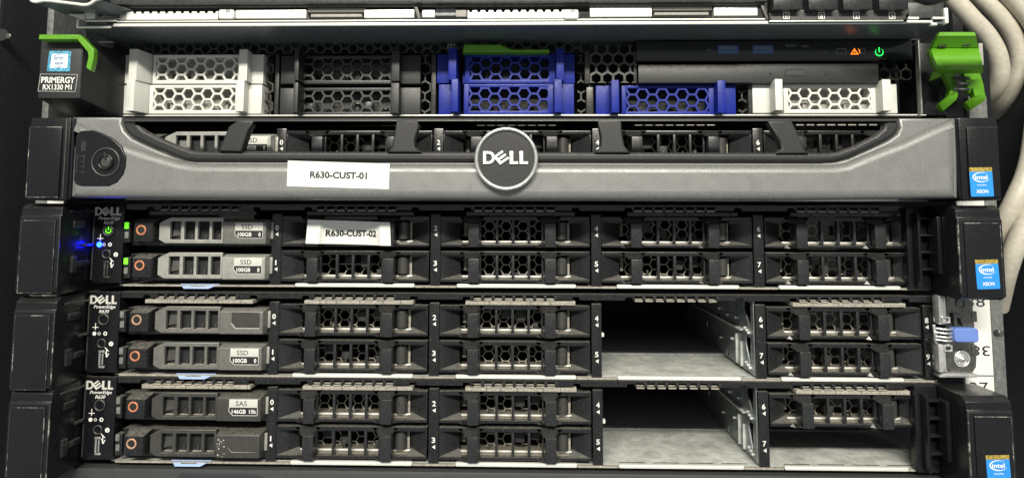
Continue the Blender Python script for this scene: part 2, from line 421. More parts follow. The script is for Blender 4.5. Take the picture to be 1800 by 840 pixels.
def make_server(n, label, ears=('l', 'r'), leds=False, empty=()):
    t = thing('rack_server', label, 'server', (OX, 0, OZ), 'dark rack servers with numbered drive slots', (ROWS[n][0], 0, ROWS[n][1]))
    rnd = random.Random(n)
    # --- top bar with ventilation slots
    z0, z1 = az(900, 527, -1), TOPZ
    xs = [276.5, 553, 833, 1116, 1405]
    holes = []; ledge = MB(); fins = MB()
    zt = [az(x, y, -1) for x, y in ((300, 516), (560, 516.3), (850, 516.5), (1116, 518.5), (1420, 519.5))]
    for k, px in enumerate(xs):
        x0 = ax(px, 520, -1)
        for i in range(8):
            a = x0+i*5.24
            holes.append([(a, z1-2.9), (a+3.7, z1-2.9), (a+3.7, z1-1.1), (a, z1-1.1)])
            fins.box(a+3.75, a+5.15, -1.55, -.9, z1-3.0, z1-.95, .2)
        for i in range(8): ledge.box(x0+i*5.24-.1, x0+i*5.24+3.8, -1.6 if n < 4 else -1.9, -1.05, z1-3.55, z1-2.95, .15)
        ledge.box(x0-.4, x0+41.2, .8, 3.4, z1-2.9, z1-2.35, .05)
    out = [(LX, z0), (LX, z1), (RX, z1), (RX, z0)]
    nt = []
    for k in range(4, -1, -1):                       # notches on the lower edge near the slot ends
        for dx in (-10.5, -65.5):
            c = DIVX[k]+dx
            if c < LX+6: continue
            nt += [(c+2, z0), (c+1.6, z0+1.5), (c-1.6, z0+1.5), (c-2, z0)]
    MB().poly([out+nt]+holes, -1, .6, .18).build('top_bar', M['black'], t)
    fins.build('slot_fins', M['tab'], t)
    ledge.build('slot_ledge', M['dusty'], t)
    # --- chassis: lid, back, tray
    MB().box(LX-22, RX+2, .7, 240, z1-.8, z1-.05, 0).build('lid', M['graph'], t)
    full = MB()
    full.box(LX, RX, 61, 170, BOTZ+.3, BOTZ+1.9, .1)
    full.build('board_shaded_floor', M['dullgrey'], t)  # in the lowest server this grey sheet paints the shaded tray floor
    MB().box(LX, RX, 168, 170, BOTZ+2, z1-1, 0).build('backplane', M['dark'], t)
    MB().box(LX-1, RX+1, 1.2, 61, BOTZ, BOTZ+.8, .1).build('tray_floor', M['galv'], t)
    hem = MB(); lip = MB()
    for k, (a, b) in enumerate(((230, 495), (513.5, 726), (800.5, 1013), (1085, 1303), (1373, 1589))):
        A, B = ax(a, 660, -1), ax(b, 660, -1)
        if k: hem.box(A, B, -1.6, 1.1, BOTZ+.05, BOTZ+2.05, .85)
    build_each(hem, 'rolled_lip', M['bright'], t)
    e = [ax(210, 662, 0)]
    for a, b in ((513.5, 726), (800.5, 1013), (1085, 1303), (1373, 1589)): e += [ax(a, 660, -1)-.1, ax(b, 660, -1)+.1]
    e.append(ax(1641, 662, 0))
    for i in range(0, len(e), 2): lip.box(e[i], e[i+1], -.9, 1.15, BOTZ, BOTZ+.9, .2)
    build_each(lip, 'front_lip', M['dusty'], t)
    # dusty crease of the tray roof above every closed slot
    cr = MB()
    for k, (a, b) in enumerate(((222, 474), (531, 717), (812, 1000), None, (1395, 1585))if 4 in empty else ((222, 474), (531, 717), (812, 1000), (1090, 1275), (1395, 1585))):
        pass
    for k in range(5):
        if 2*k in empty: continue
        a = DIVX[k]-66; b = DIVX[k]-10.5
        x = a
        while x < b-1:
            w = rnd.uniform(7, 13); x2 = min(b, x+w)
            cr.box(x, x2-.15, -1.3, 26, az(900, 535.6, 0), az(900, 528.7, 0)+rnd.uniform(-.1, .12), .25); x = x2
    if n == 3: cr.build('roof_crease', M['black'], t)  # this row has less dust, and black also paints in the bezel's shade
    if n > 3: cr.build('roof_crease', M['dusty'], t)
    # --- numbered dividers
    for k in range(5):
        x = DIVX[k]; w = 2.55
        dx = -.1 if k < 4 else .9
        d = MB().box(x-w+dx, x+w+dx, 0, 9, az(762, 661.5, 0), az(762, 532, 0), .5).build('divider', M['black'], t)
        nm = MB()
        for r in range(2):
            nm.text(str(2*k+r), x-.1*r, OZ-r*ROWP, -.02, 2.45, bold=.022, width=1.75 if (2*k+r) != 1 else .65)
            zc = OZ-r*ROWP-3.3
            nm.poly([[(x-.8, zc), (x+.8, zc+1.0), (x+.8, zc-1.0)]], -.1, -.02, 0)
        nm.build('numeral', M['printd'] if n == 9 else M['print'], d)
    # --- open bays
    for c in sorted(set(s//2 for s in empty)):
        xr = DIVX[c]-2.3; xl = DIVX[c-1]+2.6
        zt_, zb = z1-.9, BOTZ+1.9
        if 2*c in empty:
            for xw in (xr,):
                wall = []
                def Y(u, v): return (u, v)
                H = zt_-zb
                out = [(2, zb), (150, zb), (150, zt_), (2, zt_)]
                hs = [[(6, zb+H*.60), (9, zb+H*.60), (17, zb+H*.80), (17, zb+H*.90), (6, zb+H*.90)],
                      [(6, zb+H*.12), (9, zb+H*.12), (15, zb+H*.36), (15, zb+H*.45), (6, zb+H*.45)],
                      [(30, zb+H*.08), (35, zb+H*.08), (35, zb+H*.16), (30, zb+H*.16)],
                      [(44, zb+H*.03), (50, zb+H*.03), (50, zb+H*.12)],
                      [(62, zb+H*.55), (70, zb+H*.50), (70, zb+H*.56)],
                      [(84, zb+H*.3), (92, zb+H*.25), (92, zb+H*.33)]]
                q = MB().poly([out]+hs, 0, .8, .05)
                q.v = [(xw+v[1]-.8, v[0], v[2]) for v in q.v]
                wmesh = q.build('bay_wall', M['wall'], t)
                bump = MB()
                for (yy, zz) in [(7, .50), (10, .52), (13, .54), (6, .06), (9, .08), (12, .1), (28, .62), (44, .60), (60, .64), (80, .66), (110, .6), (36, .30), (58, .22)]:
                    z = zb+H*zz; bump.box(xw-2.2, xw-.4, yy, yy+1.8, z, z+1.3, .5)
                bump.box(xw-2.6, xw-.5, 18, 140, zb+H*.50, zb+H*.525, .2)
                bump.box(xw-2.0, xw-.5, 20, 21.5, zb+1, zb+H*.35, .3); bump.box(xw-2.0, xw-.5, 28, 29.5, zb+1, zb+H*.42, .3)
                bump.build('rivets', M['galv'], wmesh)
            MB().box(xl-2.2, xl-1.2, 9.5, 150, zb, zt_, .1).build('bay_wall', M['wall'], t)
            MB().box(xl-.6, xl+1.3, 1.5, 4.5, OZ-9.5, OZ-7.4, .6).build('guide_tab', M['white'], t)
        fl = MB().box(xl-2, xr+1, 57.5, 60.8, BOTZ+.85, BOTZ+1.85, .1)
        fl.build('board_shade_edge', M['dullgrey'], t)  # in the lowest server this step draws the edge of a shadow
        # marks pressed in the tray
        pr = MB()
        for i in range(4):
            a = xl+8+i*17; pr.box(a, a+13, 4.4, 5.2, BOTZ+.7, BOTZ+.95, .1)
        pr.build('pressed_marks', M['steel'], t)
        if 2*c in empty and n == 4:
            cn = MB().box(xl+5, xl+52, 163, 167.5, OZ-2, OZ+5.5, .5)
            k = cn.build('drive_connector', M['dullgrey'], t)
            MB().box(xl+12, xl+45, 162.4, 163.2, OZ+.6, OZ+2.2, .1).build('connector_slot', M['dark'], k)
        if 2*c in empty and n == 5:
            p = (DIVX[c]-26, BOTZ+2); MB().disc(p[0], p[1]+13, 1.1, 128, 130, .3).box(p[0]-.5, p[0]+.5, 128, 129, p[1]+12.5, p[1]+20, .2).build('standoff', M['chrome'], t)
    # --- control panel on the left
    cp = MB(); a, b = ax(155, 585, -2), ax(208, 585, -2)
    cp.box(a, b, -2, 20, az(180, 655, -2), TOPZ-.05, .5)
    cp = cp.build('control_panel', M['panel'], t)
    edge = MB().box(a-.35, a+.35, -2.5, -1.8, az(180, 650, -2), az(180, 520, -2), .2).build('panel_edge', M['greyd'], cp)
    Y = -2.05
    lg = MB(); p = at(183, 526.5, Y); dell_logo(lg, p[0], p[1], Y, 14.0, 4.3, .35, .08); lg.build('maker_logo', M['label_light'], cp)
    tx = MB(); p = at(184, 538.8, Y); tx.text('PowerEdge', p[0], p[1], Y, 1.55, shear=.25, width=11.2, bold=.01)
    p = at(183, 546.8, Y); tx.text('R630', p[0], p[1], Y, 1.6, shear=.25, width=5.2, bold=.01)
    p = at(195.3, 604, Y)
    tx.disc(p[0], p[1], 1.15, Y-.08, Y, .02)
    p = at(168, 573.5, Y); tx.box(p[0]-1.5, p[0]+1.5, Y-.06, Y, p[1]-.6, p[1]-.25, 0).box(p[0]-.18, p[0]+.18, Y-.07, Y, p[1]-1.6, p[1]+1.7, 0)
    for i, px in enumerate((166, 174.5, 185)):
        p = at(px, 586, Y)
        if leds and i == 0: continue
        tx.disc(p[0], p[1], 1.0 if i != 1 else .75, Y-.07, Y, .02, r2=.5 if i else None, n=16)
    p = at(187, 620, Y); tx.box(p[0]-.2, p[0]+.3, Y-.06, Y, p[1]-2, p[1]+2, 0)
    for (u0, v0, u1, v1) in ((-1.2, 2.8, .9, .8), (.1, -2.2, 1.0, -.2), (.1, -1.2, -.8, .2)):
        tx.add([(p[0]+u0, Y-.05, p[1]+v0), (p[0]+u0+.5, Y-.05, p[1]+v0+.1), (p[0]+u1+.5, Y-.05, p[1]+v1+.1), (p[0]+u1, Y-.05, p[1]+v1)], [(0, 1, 2, 3)])
    tx.build('lettering', M['print'], cp)
    ik = MB(); p = at(195.3, 604, Y); ik.text('i', p[0], p[1], Y-.09, 1.4, shear=.2, bold=.03); ik.build('info_mark', M['ink'], cp)
    p = at(183.2, 560.8, Y)
    pb = MB().disc(p[0], p[1], 2.9, Y-.9, Y, .3, r2=2.2).build('power_button', M['greyd'], cp)
    MB().disc(p[0], p[1], 2.15, Y-.5, Y, .3).build('button_cap', M['panel'] if not leds else M['gloss'], pb)
    if leds:
        g = MB(); swoosh(g, p[0], p[1], 1.5, 1.5, Y-.53, .55, 125, 415, .1); g.box(p[0]-.28, p[0]+.28, Y-.62, Y-.53, p[1]+.2, p[1]+1.9, 0)
        g.build('power_light', M['lgreen'], pb)
        q = at(166.5, 586, Y); MB().disc(q[0], q[1], 1.35, Y-.5, Y, .3).build('status_light', M['lblue2'], cp)
    p = at(179.5, 603, Y)
    MB().disc(p[0], p[1], 2.3, Y-.8, Y, .25, r2=1.7).build('id_button', M['greyd'], cp)
    us = MB()
    us.pbox(173, 183, 615.5, 619.5, Y-.6, Y, .1); us.pbox(173, 176, 619.8, 642.5, Y-.6, Y, .1); us.pbox(173, 183, 642.8, 646.5, Y-.6, Y, .1); us.pbox(178.5, 181, 621, 641, Y-.4, Y, .1)
    us.build('usb_port', M['chrome'] if n != 3 else M['steel'], cp)
    # --- column of drive lights between the panel and the drives
    for r in range(2):
        py = 546+r*64
        holder = MB().pbox(209, 221, py, py+37, -3, 2, .3).build('light_holder', M['black'], t)
        for j in range(2):
            lit = leds and j == 0
            MB().pbox(210.5-r*1.5, 217.5-r*1.5, py+1+j*17, py+12.5+j*17, -3.5, -2.9, .25).build('drive_light', M['lgreen'] if lit else M['ledoff'], holder)
    # --- ears
    zb = az(60, 666, -26)
    if 'l' in ears:
        x0, x1 = ax(21, 600, -26), ax(94, 600, -26)
        pr = [(0, TOPZ-.2), (-22, TOPZ-.3), (-25, TOPZ-2.5), (-25.2, TOPZ-6.2), (-26, TOPZ-7), (-26.3, -80.4), (-23, -82.3), (0, BOTZ)]
        ear = MB().hexa([(x0, y, z) for y, z in pr], [(x1, y, z) for y, z in pr])
        e_ = bevel_mb(ear, .5).build('ear', M['blackclean'], t)
        MB().box(x0+1.3, x1-2.0, -26.7, -26.0, -81.2, TOPZ-8.4, .5).build('ear_cover', M['blackclean'], e_)
        worn_frame(x0+1.3, x1-2.0, -81.2, TOPZ-8.4, -26.7, .28, e_)
        gl = MB().box(x1-.25, x1+.25, -26.5, -25.8, -79, TOPZ-6, .2).build('ear_edge', M['worn'], e_)
        cl = MB()
        cl.box(x1-.3, x1+1.0, -17, -8, OZ-.4, OZ+3.0, .8)
        cl.box(x1-.3, x1+1.3, -15, -4, OZ-19.5, OZ-16.5, .8)
        cl.box(x1-.3, x1+1.6, -18, -14, OZ-22, OZ-14, .6)
        cl.box(x1-.3, x1+1.2, -20, -2, OZ+7.5, OZ+8.5, .4)
        cl.box(x1-.3, x1+1.8, -9, -2, OZ-9.5, OZ-8.2, .4)
        cl.build('latch', M['tab'], e_)
    if 'r' in ears:
        x0, x1 = ax(1692, 585, -26), ax(1772, 585, -26)
        pr = [(0, TOPZ-.2), (-22, TOPZ-.3), (-25, TOPZ-2.5), (-25.2, TOPZ-6.2), (-26, TOPZ-7), (-26.3, -80.4), (-23, -82.3), (0, BOTZ)]
        ear = MB().hexa([(x0, y, z) for y, z in pr], [(x1, y, z) for y, z in pr])
        e_ = bevel_mb(ear, .5).build('ear', M['blackclean'], t)
        MB().box(x0+2.6, x1-1.4, -26.8, -26.0, -81.2, TOPZ-8.4, .5).build('ear_cover', M['blackclean'], e_)
        worn_frame(x0+2.6, x1-1.4, -81.2, TOPZ-8.4, -26.8, .3, e_, 'tr')
        MB().box(x0-.3, x0+.3, -26.6, -25.6, -79, TOPZ-6, .25).build('ear_edge', M['worn'], e_)
        st = xeon_sticker(e_, x0+12.0, -70.2, -26.82, 0.03)
        rc = MB()
        for i in range(4):
            z = OZ+5-i*8.2; rc.box(x0-7.5, x0-1.2, -9, -4, z, z+1.0, .3)
        rc.box(x0-8.6, x0-7.2, -9, 0, BOTZ+2, OZ+8.2, .4)
        rc.box(x0-2.2, x0-.2, -14, -6, OZ-21, OZ+6.5, .5)
        rc.box(x0-11, x0-.2, -3.5, 2, BOTZ+.5, TOPZ-.5, .5)
        rc.build('latch', M['blackclean'], e_)
    return t

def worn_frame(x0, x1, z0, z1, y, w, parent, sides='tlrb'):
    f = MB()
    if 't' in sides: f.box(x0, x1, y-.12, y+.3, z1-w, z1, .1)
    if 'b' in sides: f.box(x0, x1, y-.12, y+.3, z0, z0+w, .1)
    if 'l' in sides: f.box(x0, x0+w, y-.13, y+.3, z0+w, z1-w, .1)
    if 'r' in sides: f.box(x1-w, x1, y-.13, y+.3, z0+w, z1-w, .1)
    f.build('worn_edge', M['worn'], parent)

def bevel_mb(mb, off, seg=2):
    bm = bmesh.new(); vs = [bm.verts.new(v) for v in mb.v]
    for f in mb.f: bm.faces.new([vs[i] for i in f])
    bmesh.ops.recalc_face_normals(bm, faces=bm.faces[:])
    bmesh.ops.bevel(bm, geom=[e for e in bm.edges if len(e.link_faces) == 2 and e.calc_face_angle(0) > .3], offset=off, segments=seg, profile=.6, affect='EDGES')
    bm.verts.index_update()
    o = MB(); o.v = [tuple(v.co) for v in bm.verts]; o.f = [tuple(v.index for v in f.verts) for f in bm.faces]; bm.free(); return o

make_server(3, 'server with lit green and blue lamps, directly under the silver bezel', leds=True)
srv4 = make_server(4, 'server with a bare steel bracket and blue tab instead of its right ear', ears=('l',), empty=(6, 7))
make_server(5, 'dusty lowest server with two open bays, one half open', empty=(6, 7, 9))
make_server(2, 'server mostly covered by the silver bezel', ears=())

# bracket that shows where the fourth server has lost its ear cover
br = MB()
br.ppoly([[(1663, 519), (1700, 519), (1711, 534), (1710, 555), (1713, 570), (1713, 576), (1680, 580), (1680, 602), (1713, 602), (1717, 628), (1716, 645), (1708, 657), (1663, 657)]], -3, -1.6, .3)
bm_ = br.build('latch_bracket', M['steel'], srv4)
MB().pbox(1650, 1665, 518, 572, -9, -3, 2.4).pbox(1650, 1665, 603, 656, -9, -3, 2.4).build('hinge_barrel', M['chrome'], bm_)
MB().pbox(1652, 1720, 656, 664, -6, 0, 1.5).build('bracket_foot', M['chrome'], bm_)
r_ = MB()
p = at(1690, 630, -3); r_.disc(p[0], p[1], 4.0, -3.8, -3, .35, r2=3.1)
r_.build('screw_rim', M['chrome'], bm_)
sc_ = MB(); n = 24
for i in range(n):
    a, b = 2*math.pi*i/n, 2*math.pi*(i+1)/n
    sc_.add([(p[0]+3.1*math.cos(a), -3.1, p[1]+3.1*math.sin(a)), (p[0]+3.1*math.cos(b), -3.1, p[1]+3.1*math.sin(b)), (p[0], -5.4, p[1])], [(0, 1, 2)])
sc_.build('screw', M['chrome'], bm_)
sp = MB()
for dy in (577, 584, 591, 597):
    q = at(1663, dy, -10); sp.tube([(q[0]-4.5, -9.5, q[1]), (q[0], -11.4, q[1]-.3), (q[0]+4.5, -9.5, q[1])], .55)
q = at(1652, 587, -8); sp.tube([(q[0]-1.6, -6, q[1]+4), (q[0]-2.2, -8, q[1]), (q[0]-1.0, -7, q[1]-4.5), (q[0]+4, -8, q[1]-5)], .8)
q0 = at(1680, 588, -10); sp.tube([(q0[0]-3, -9.6, q0[1]), (q0[0]+1, -9.6, q0[1])], 1.0)
sp.build('spring', M['chrome'], bm_)
MB().poly([rrect(*(ax(1678, 588, -13), ax(1721, 588, -13), az(1700, 602, -13), az(1700, 576.5, -13)), 1.6)], -13, -7.5, .7, 2).build('pull_tab', M['tblue'], bm_)
q = at(1663, 562, -9.6); MB().poly([rrect(q[0]-2, q[0]+2, q[1]-1.6, q[1]+1.6, .5), rrect(q[0]-1.2, q[0]+1.2, q[1]-.8, q[1]+.8, .3)], -9.8, -8.8, .2).build('eyelet', M['chrome'], bm_)
q = at(1667, 612, -9.6); MB().poly([rrect(q[0]-2, q[0]+2, q[1]-1.6, q[1]+1.6, .5), rrect(q[0]-1.2, q[0]+1.2, q[1]-.8, q[1]+.8, .3)], -9.8, -8.8, .2).build('eyelet', M['chrome'], bm_)
q = at(1688, 533, -3); MB().disc(q[0], q[1], 2.4, -3.6, -3, .2, r2=1.8).build('screw_rim', M['steel'], bm_)
MB().ppoly([[(1676, 550), (1697, 554), (1693, 574), (1688, 560), (1683, 558), (1683, 574), (1678, 574)]], -5, -3.1, .4).build('spring_arm', M['steel'], bm_)
for py in (556, 615):
    q = at(1710, py, -2.6); MB().box(q[0]-.9, q[0]+1.6, -3.4, -1.5, q[1]-2.6, q[1]+2.6, .3).build('edge_hook', M['steel'], bm_)
for py in (545, 628):
    q = at(1650, py, -1); MB().disc(q[0], q[1], 2.1, -3.2, -.5, 1.0).build('bolt', M['chrome'], bm_)

# pale blue pull tags under the first column
def pull_tag(n, label):
    s = ROWS[n]; px = 337 if n != 5 else 334
    o = MB(); c = ax(px, 660, -4)
    z = BOTZ-.3
    o.add(*_box(c-.1, c+.1, 0, .1, z, z+.1, 0))
    o = MB()
    f = [(c-10.2, .6), (c-6.8, -2.6), (c+5.8, -2.6), (c+10.2, .6)]
    o.poly([[(x, y) for x, y in f], [(c-4.5, -.7), (c+3.5, -.7), (c+3.5, -1.4), (c-4.5, -1.4)]], 0, .5, .1)
    o.v = [(v[0], v[2], BOTZ+.35+v[1]*.5+(v[2]+.5)*.6) for v in o.v]
    r = o.build('pull_tag', M['lblue'], origin=(c, 0, BOTZ))
    r.location += Vector((s[0], 0, s[1]))*.001
    r['label'] = label; r['category'] = 'pull tag'; r['group'] = 'pale blue pull tags under the servers'
pull_tag(3, 'pale blue tag under the drives of the server with green lights')
pull_tag(4, 'pale blue tag just above the lowest server')
pull_tag(5, 'lowest pale blue tag, above the dark grey bottom panel')

# ---------------------------------------------------------------- drive carriers
BO = at(763.9, 557.5, 0)
def make_blank(label, variant=0):
    t = thing('blank_drive_carrier', label, 'drive carrier', (BO[0], 0, BO[1]), 'black blank drive carriers in the numbered slots')
    A = lambda px, py, Y=0.: at(px, py, Y)
    L_, R_ = ax(490.5, 560, 0), ax(752, 560, 0)
    T_, B_ = az(620, 535.5, 0), az(620, 590, 0)
    xa, xb = ax(527, 560, 0), ax(719, 560, 0)
    hz0, hz1 = az(620, 585, 0), az(620, 542.5, 0)
    f = MB()
    # rails, slightly drawn in around the two latch tabs
    def rail(top):
        z0, z1 = (hz1, T_) if top else (B_, hz0)
        f.box(L_, R_, 0, 30, z0, z1, .3)
    rail(True); rail(False)
    f.box(L_, L_+.5, 0, 30, hz0-.1, hz1+.1, .1); f.box(R_-.5, R_, 0, 30, hz0-.1, hz1+.1, .1)
    fr = f.build('frame', M['black'], t)
    # raised hoods that sweep over the tabs
    hd = MB()
    for c in (545.5, 680):
        x = ax(c, 560, 0)
        zt = T_-.15
        a = [(x-5.0, -.1, zt-1.6), (x-2.7, -3.4, zt-3.2), (x+2.7, -3.4, zt-3.2), (x+5.0, -.1, zt-1.6)]
        b = [(x-6.5, -.1, zt), (x-4, -.1, zt), (x+4, -.1, zt), (x+6.5, -.1, zt)]
        hd.hexa(a, b)
        zb = B_+.1
        a = [(x-5.0, -.1, zb+1.5), (x-2.7, -3.2, zb+.6), (x+2.7, -3.2, zb+.6), (x+5.0, -.1, zb+1.5)]
        b = [(x-6.5, -.1, zb), (x-4, -1.2, zb-.3), (x+4, -1.2, zb-.3), (x+6.5, -.1, zb)]
        hd.hexa(a, b)
    build_each(hd, 'hood', M['hood'], fr, smooth=20)
    # finger pads: funnels that slope back toward the middle
    for s in (0, 1):
        if s == 0: xo, xi, xe = L_+.5, ax(523.5, 560, 0), ax(528, 560, 0)
        else: xo, xi, xe = R_-.5, ax(720.5, 560, 0), ax(716, 560, 0)
        zt, zb = hz1-.1, hz0+.1
        m = MB()
        n = 6; rows = []
        for i in range(n+1):
            u = i/n; x = xo+(xi-xo)*u; y = .3+6.5*u
            rows.append([(x, y, zt-1.6*u), (x, y, zb+2.0*u)])
        m.grid(rows)
        m.add([(xi, 6.8, zt-1.6), (xi, 6.8, zb+2.0), (xi, 12, zb+2.0), (xi, 12, zt-1.6)], [(0, 1, 2, 3)])
        m.build('finger_pad', M['tab'], t)
        w = MB().add([(xo, .3, zb), (xi, 6.8, zb+2.0), (xe, .6, zb), (xe, 6.8, zb+1.0)], [(0, 1, 3, 2)])
        w.add([(xo, .3, zt), (xi, 6.8, zt-1.6), (xe, .6, zt), (xe, 6.8, zt-1)], [(0, 1, 3, 2)])
        w.build('pad_ramp', M['ramp'], t)
    # latch tabs
    for c in (545.5, 680):
        x = ax(c, 565, -3.5)
        q = MB().hexa([(x-2.75, -4, B_+.1), (x+2.75, -4, B_+.1), (x+2.75, -4, T_-3.6), (x-2.75, -4, T_-3.6)],
                      [(x-2.9, 5, B_+.1), (x+2.9, 5, B_+.1), (x+2.9, 5, T_-2.8), (x-2.9, 5, T_-2.8)])
        bevel_mb(q, .35).build('latch_tab', M['tab'], t)
    # cage with four windows
    X = lambda p: ax(p, 560, .6)
    wz0, wz1 = hz0+.1, hz1-.1
    ribs = MB()
    ribs.box(X(555), X(561.5), .6, 3, wz0-.2, wz1+.2, .2)
    ribs.box(X(668), X(671), .6, 3, wz0-.2, wz1+.2, .2)
    for c in (589.8, 618.0, 645.8): ribs.box(X(c-2.4), X(c+2.4), .2, 3.2, wz0-.3, wz1+.3, .3)
    ribs.build('window_cage', M['tab'], t)
    # steel mesh, dusty shelf and bright rod behind it
    MB().honey(xa-1, xb+1, hz0-.3, hz1+.3, 2.95, .58, 15, 15.6, ox=1.2+variant*1.1, oz=1.6+(variant % 3)*.5).build('mesh', M['mesh'], t)
    MB().box(xa-.5, xb+.5, 3.4, 26, hz0-.1, hz0+.45, .05).build('shelf', M['shelf'], t)
    MB().box(xa-.3, xb+.3, 5.6, 6.8, hz0+.5, hz0+1.5, .45).build('rod', M['bright'], t)
    rv = random.Random(variant*7+3); ib = MB()
    for k, (u0, u1) in enumerate(((562, 587), (592, 615), (620, 643), (648, 667))):
        if rv.random() < (.0, .55, .75, .65)[variant]:
            lo = rv.uniform(2.5, 6.5); hi = lo+rv.uniform(4, 7)
            ib.box(X(u0)+rv.uniform(0, 2), X(u1)-rv.uniform(0, 1.5), 8.5, 13.5, hz0+lo, min(hz1-.3, hz0+hi), .3)
        if rv.random() < .5:
            x = X(rv.uniform(u0, u1-6)); ib.box(x, x+rv.uniform(.6, 2.4), 7.5, 9, hz0+.5, hz0+rv.uniform(2, 5), .2)
    ib.build('inner_block', M['inner'], t)
    # rounded spring guard left of the far pad
    g = MB(); rows = []
    for i in range(8):
        a = math.pi*(i/7)
        x = ax(703, 562, 0)-3.1*math.cos(a); y = 6-3.6*math.sin(a)
        rows.append([(x, y, hz0+2.4), (x, y, hz1-1.2)])
    g.grid(rows); g.build('guard', M['greyd'], t)
    MB().box(ax(527.5, 560, 0), ax(533.5, 560, 0), 12, 13, hz0+3.6, hz1-1, .2).build('contact', M['dusty'], t)
    MB().box(ax(713.5, 560, 0), ax(718, 560, 0), 7.4, 8.4, hz0+.6, hz1-1, .2).build('contact', M['dusty'], t)
    return t

def slot_shift(n, s):
    c, r = divmod(s, 2); c0 = 1
    return (ROWS[n][0]+(c-c0)*COLP+(.5 if c == 4 else 0), 0, ROWS[n][1]-r*ROWP)

SRVN = {2: 'behind the silver bezel', 3: 'on the server with green lights', 4: 'on the server with the blue tab', 5: 'on the lowest server'}
protos = [make_blank('x', v) for v in range(4)]
used = set()
blanks = [(2, q) for q in (2, 4, 6, 8)] + [(3, q) for q in (2, 3, 4, 5, 6, 7, 8, 9)] + [(4, q) for q in (2, 3, 4, 5, 8, 9)] + [(5, q) for q in (2, 3, 4, 5, 8)]
for i, (n, s) in enumerate(blanks):
    v = (0, 2, 1, 0, 3, 1, 2)[(i*3+n) % 7]
    o = protos[v] if v not in used else copy_tree(protos[v])
    used.add(v)
    o.location = (Vector((BO[0], 0, BO[1]))+Vector(slot_shift(n, s)))*.001
    o['label'] = 'black blank drive carrier beside numeral %d %s' % (s, SRVN[n])
    if (n, s) == (3, 2): o['label'] = 'black blank drive carrier mostly hidden behind the R630-CUST-02 paper'

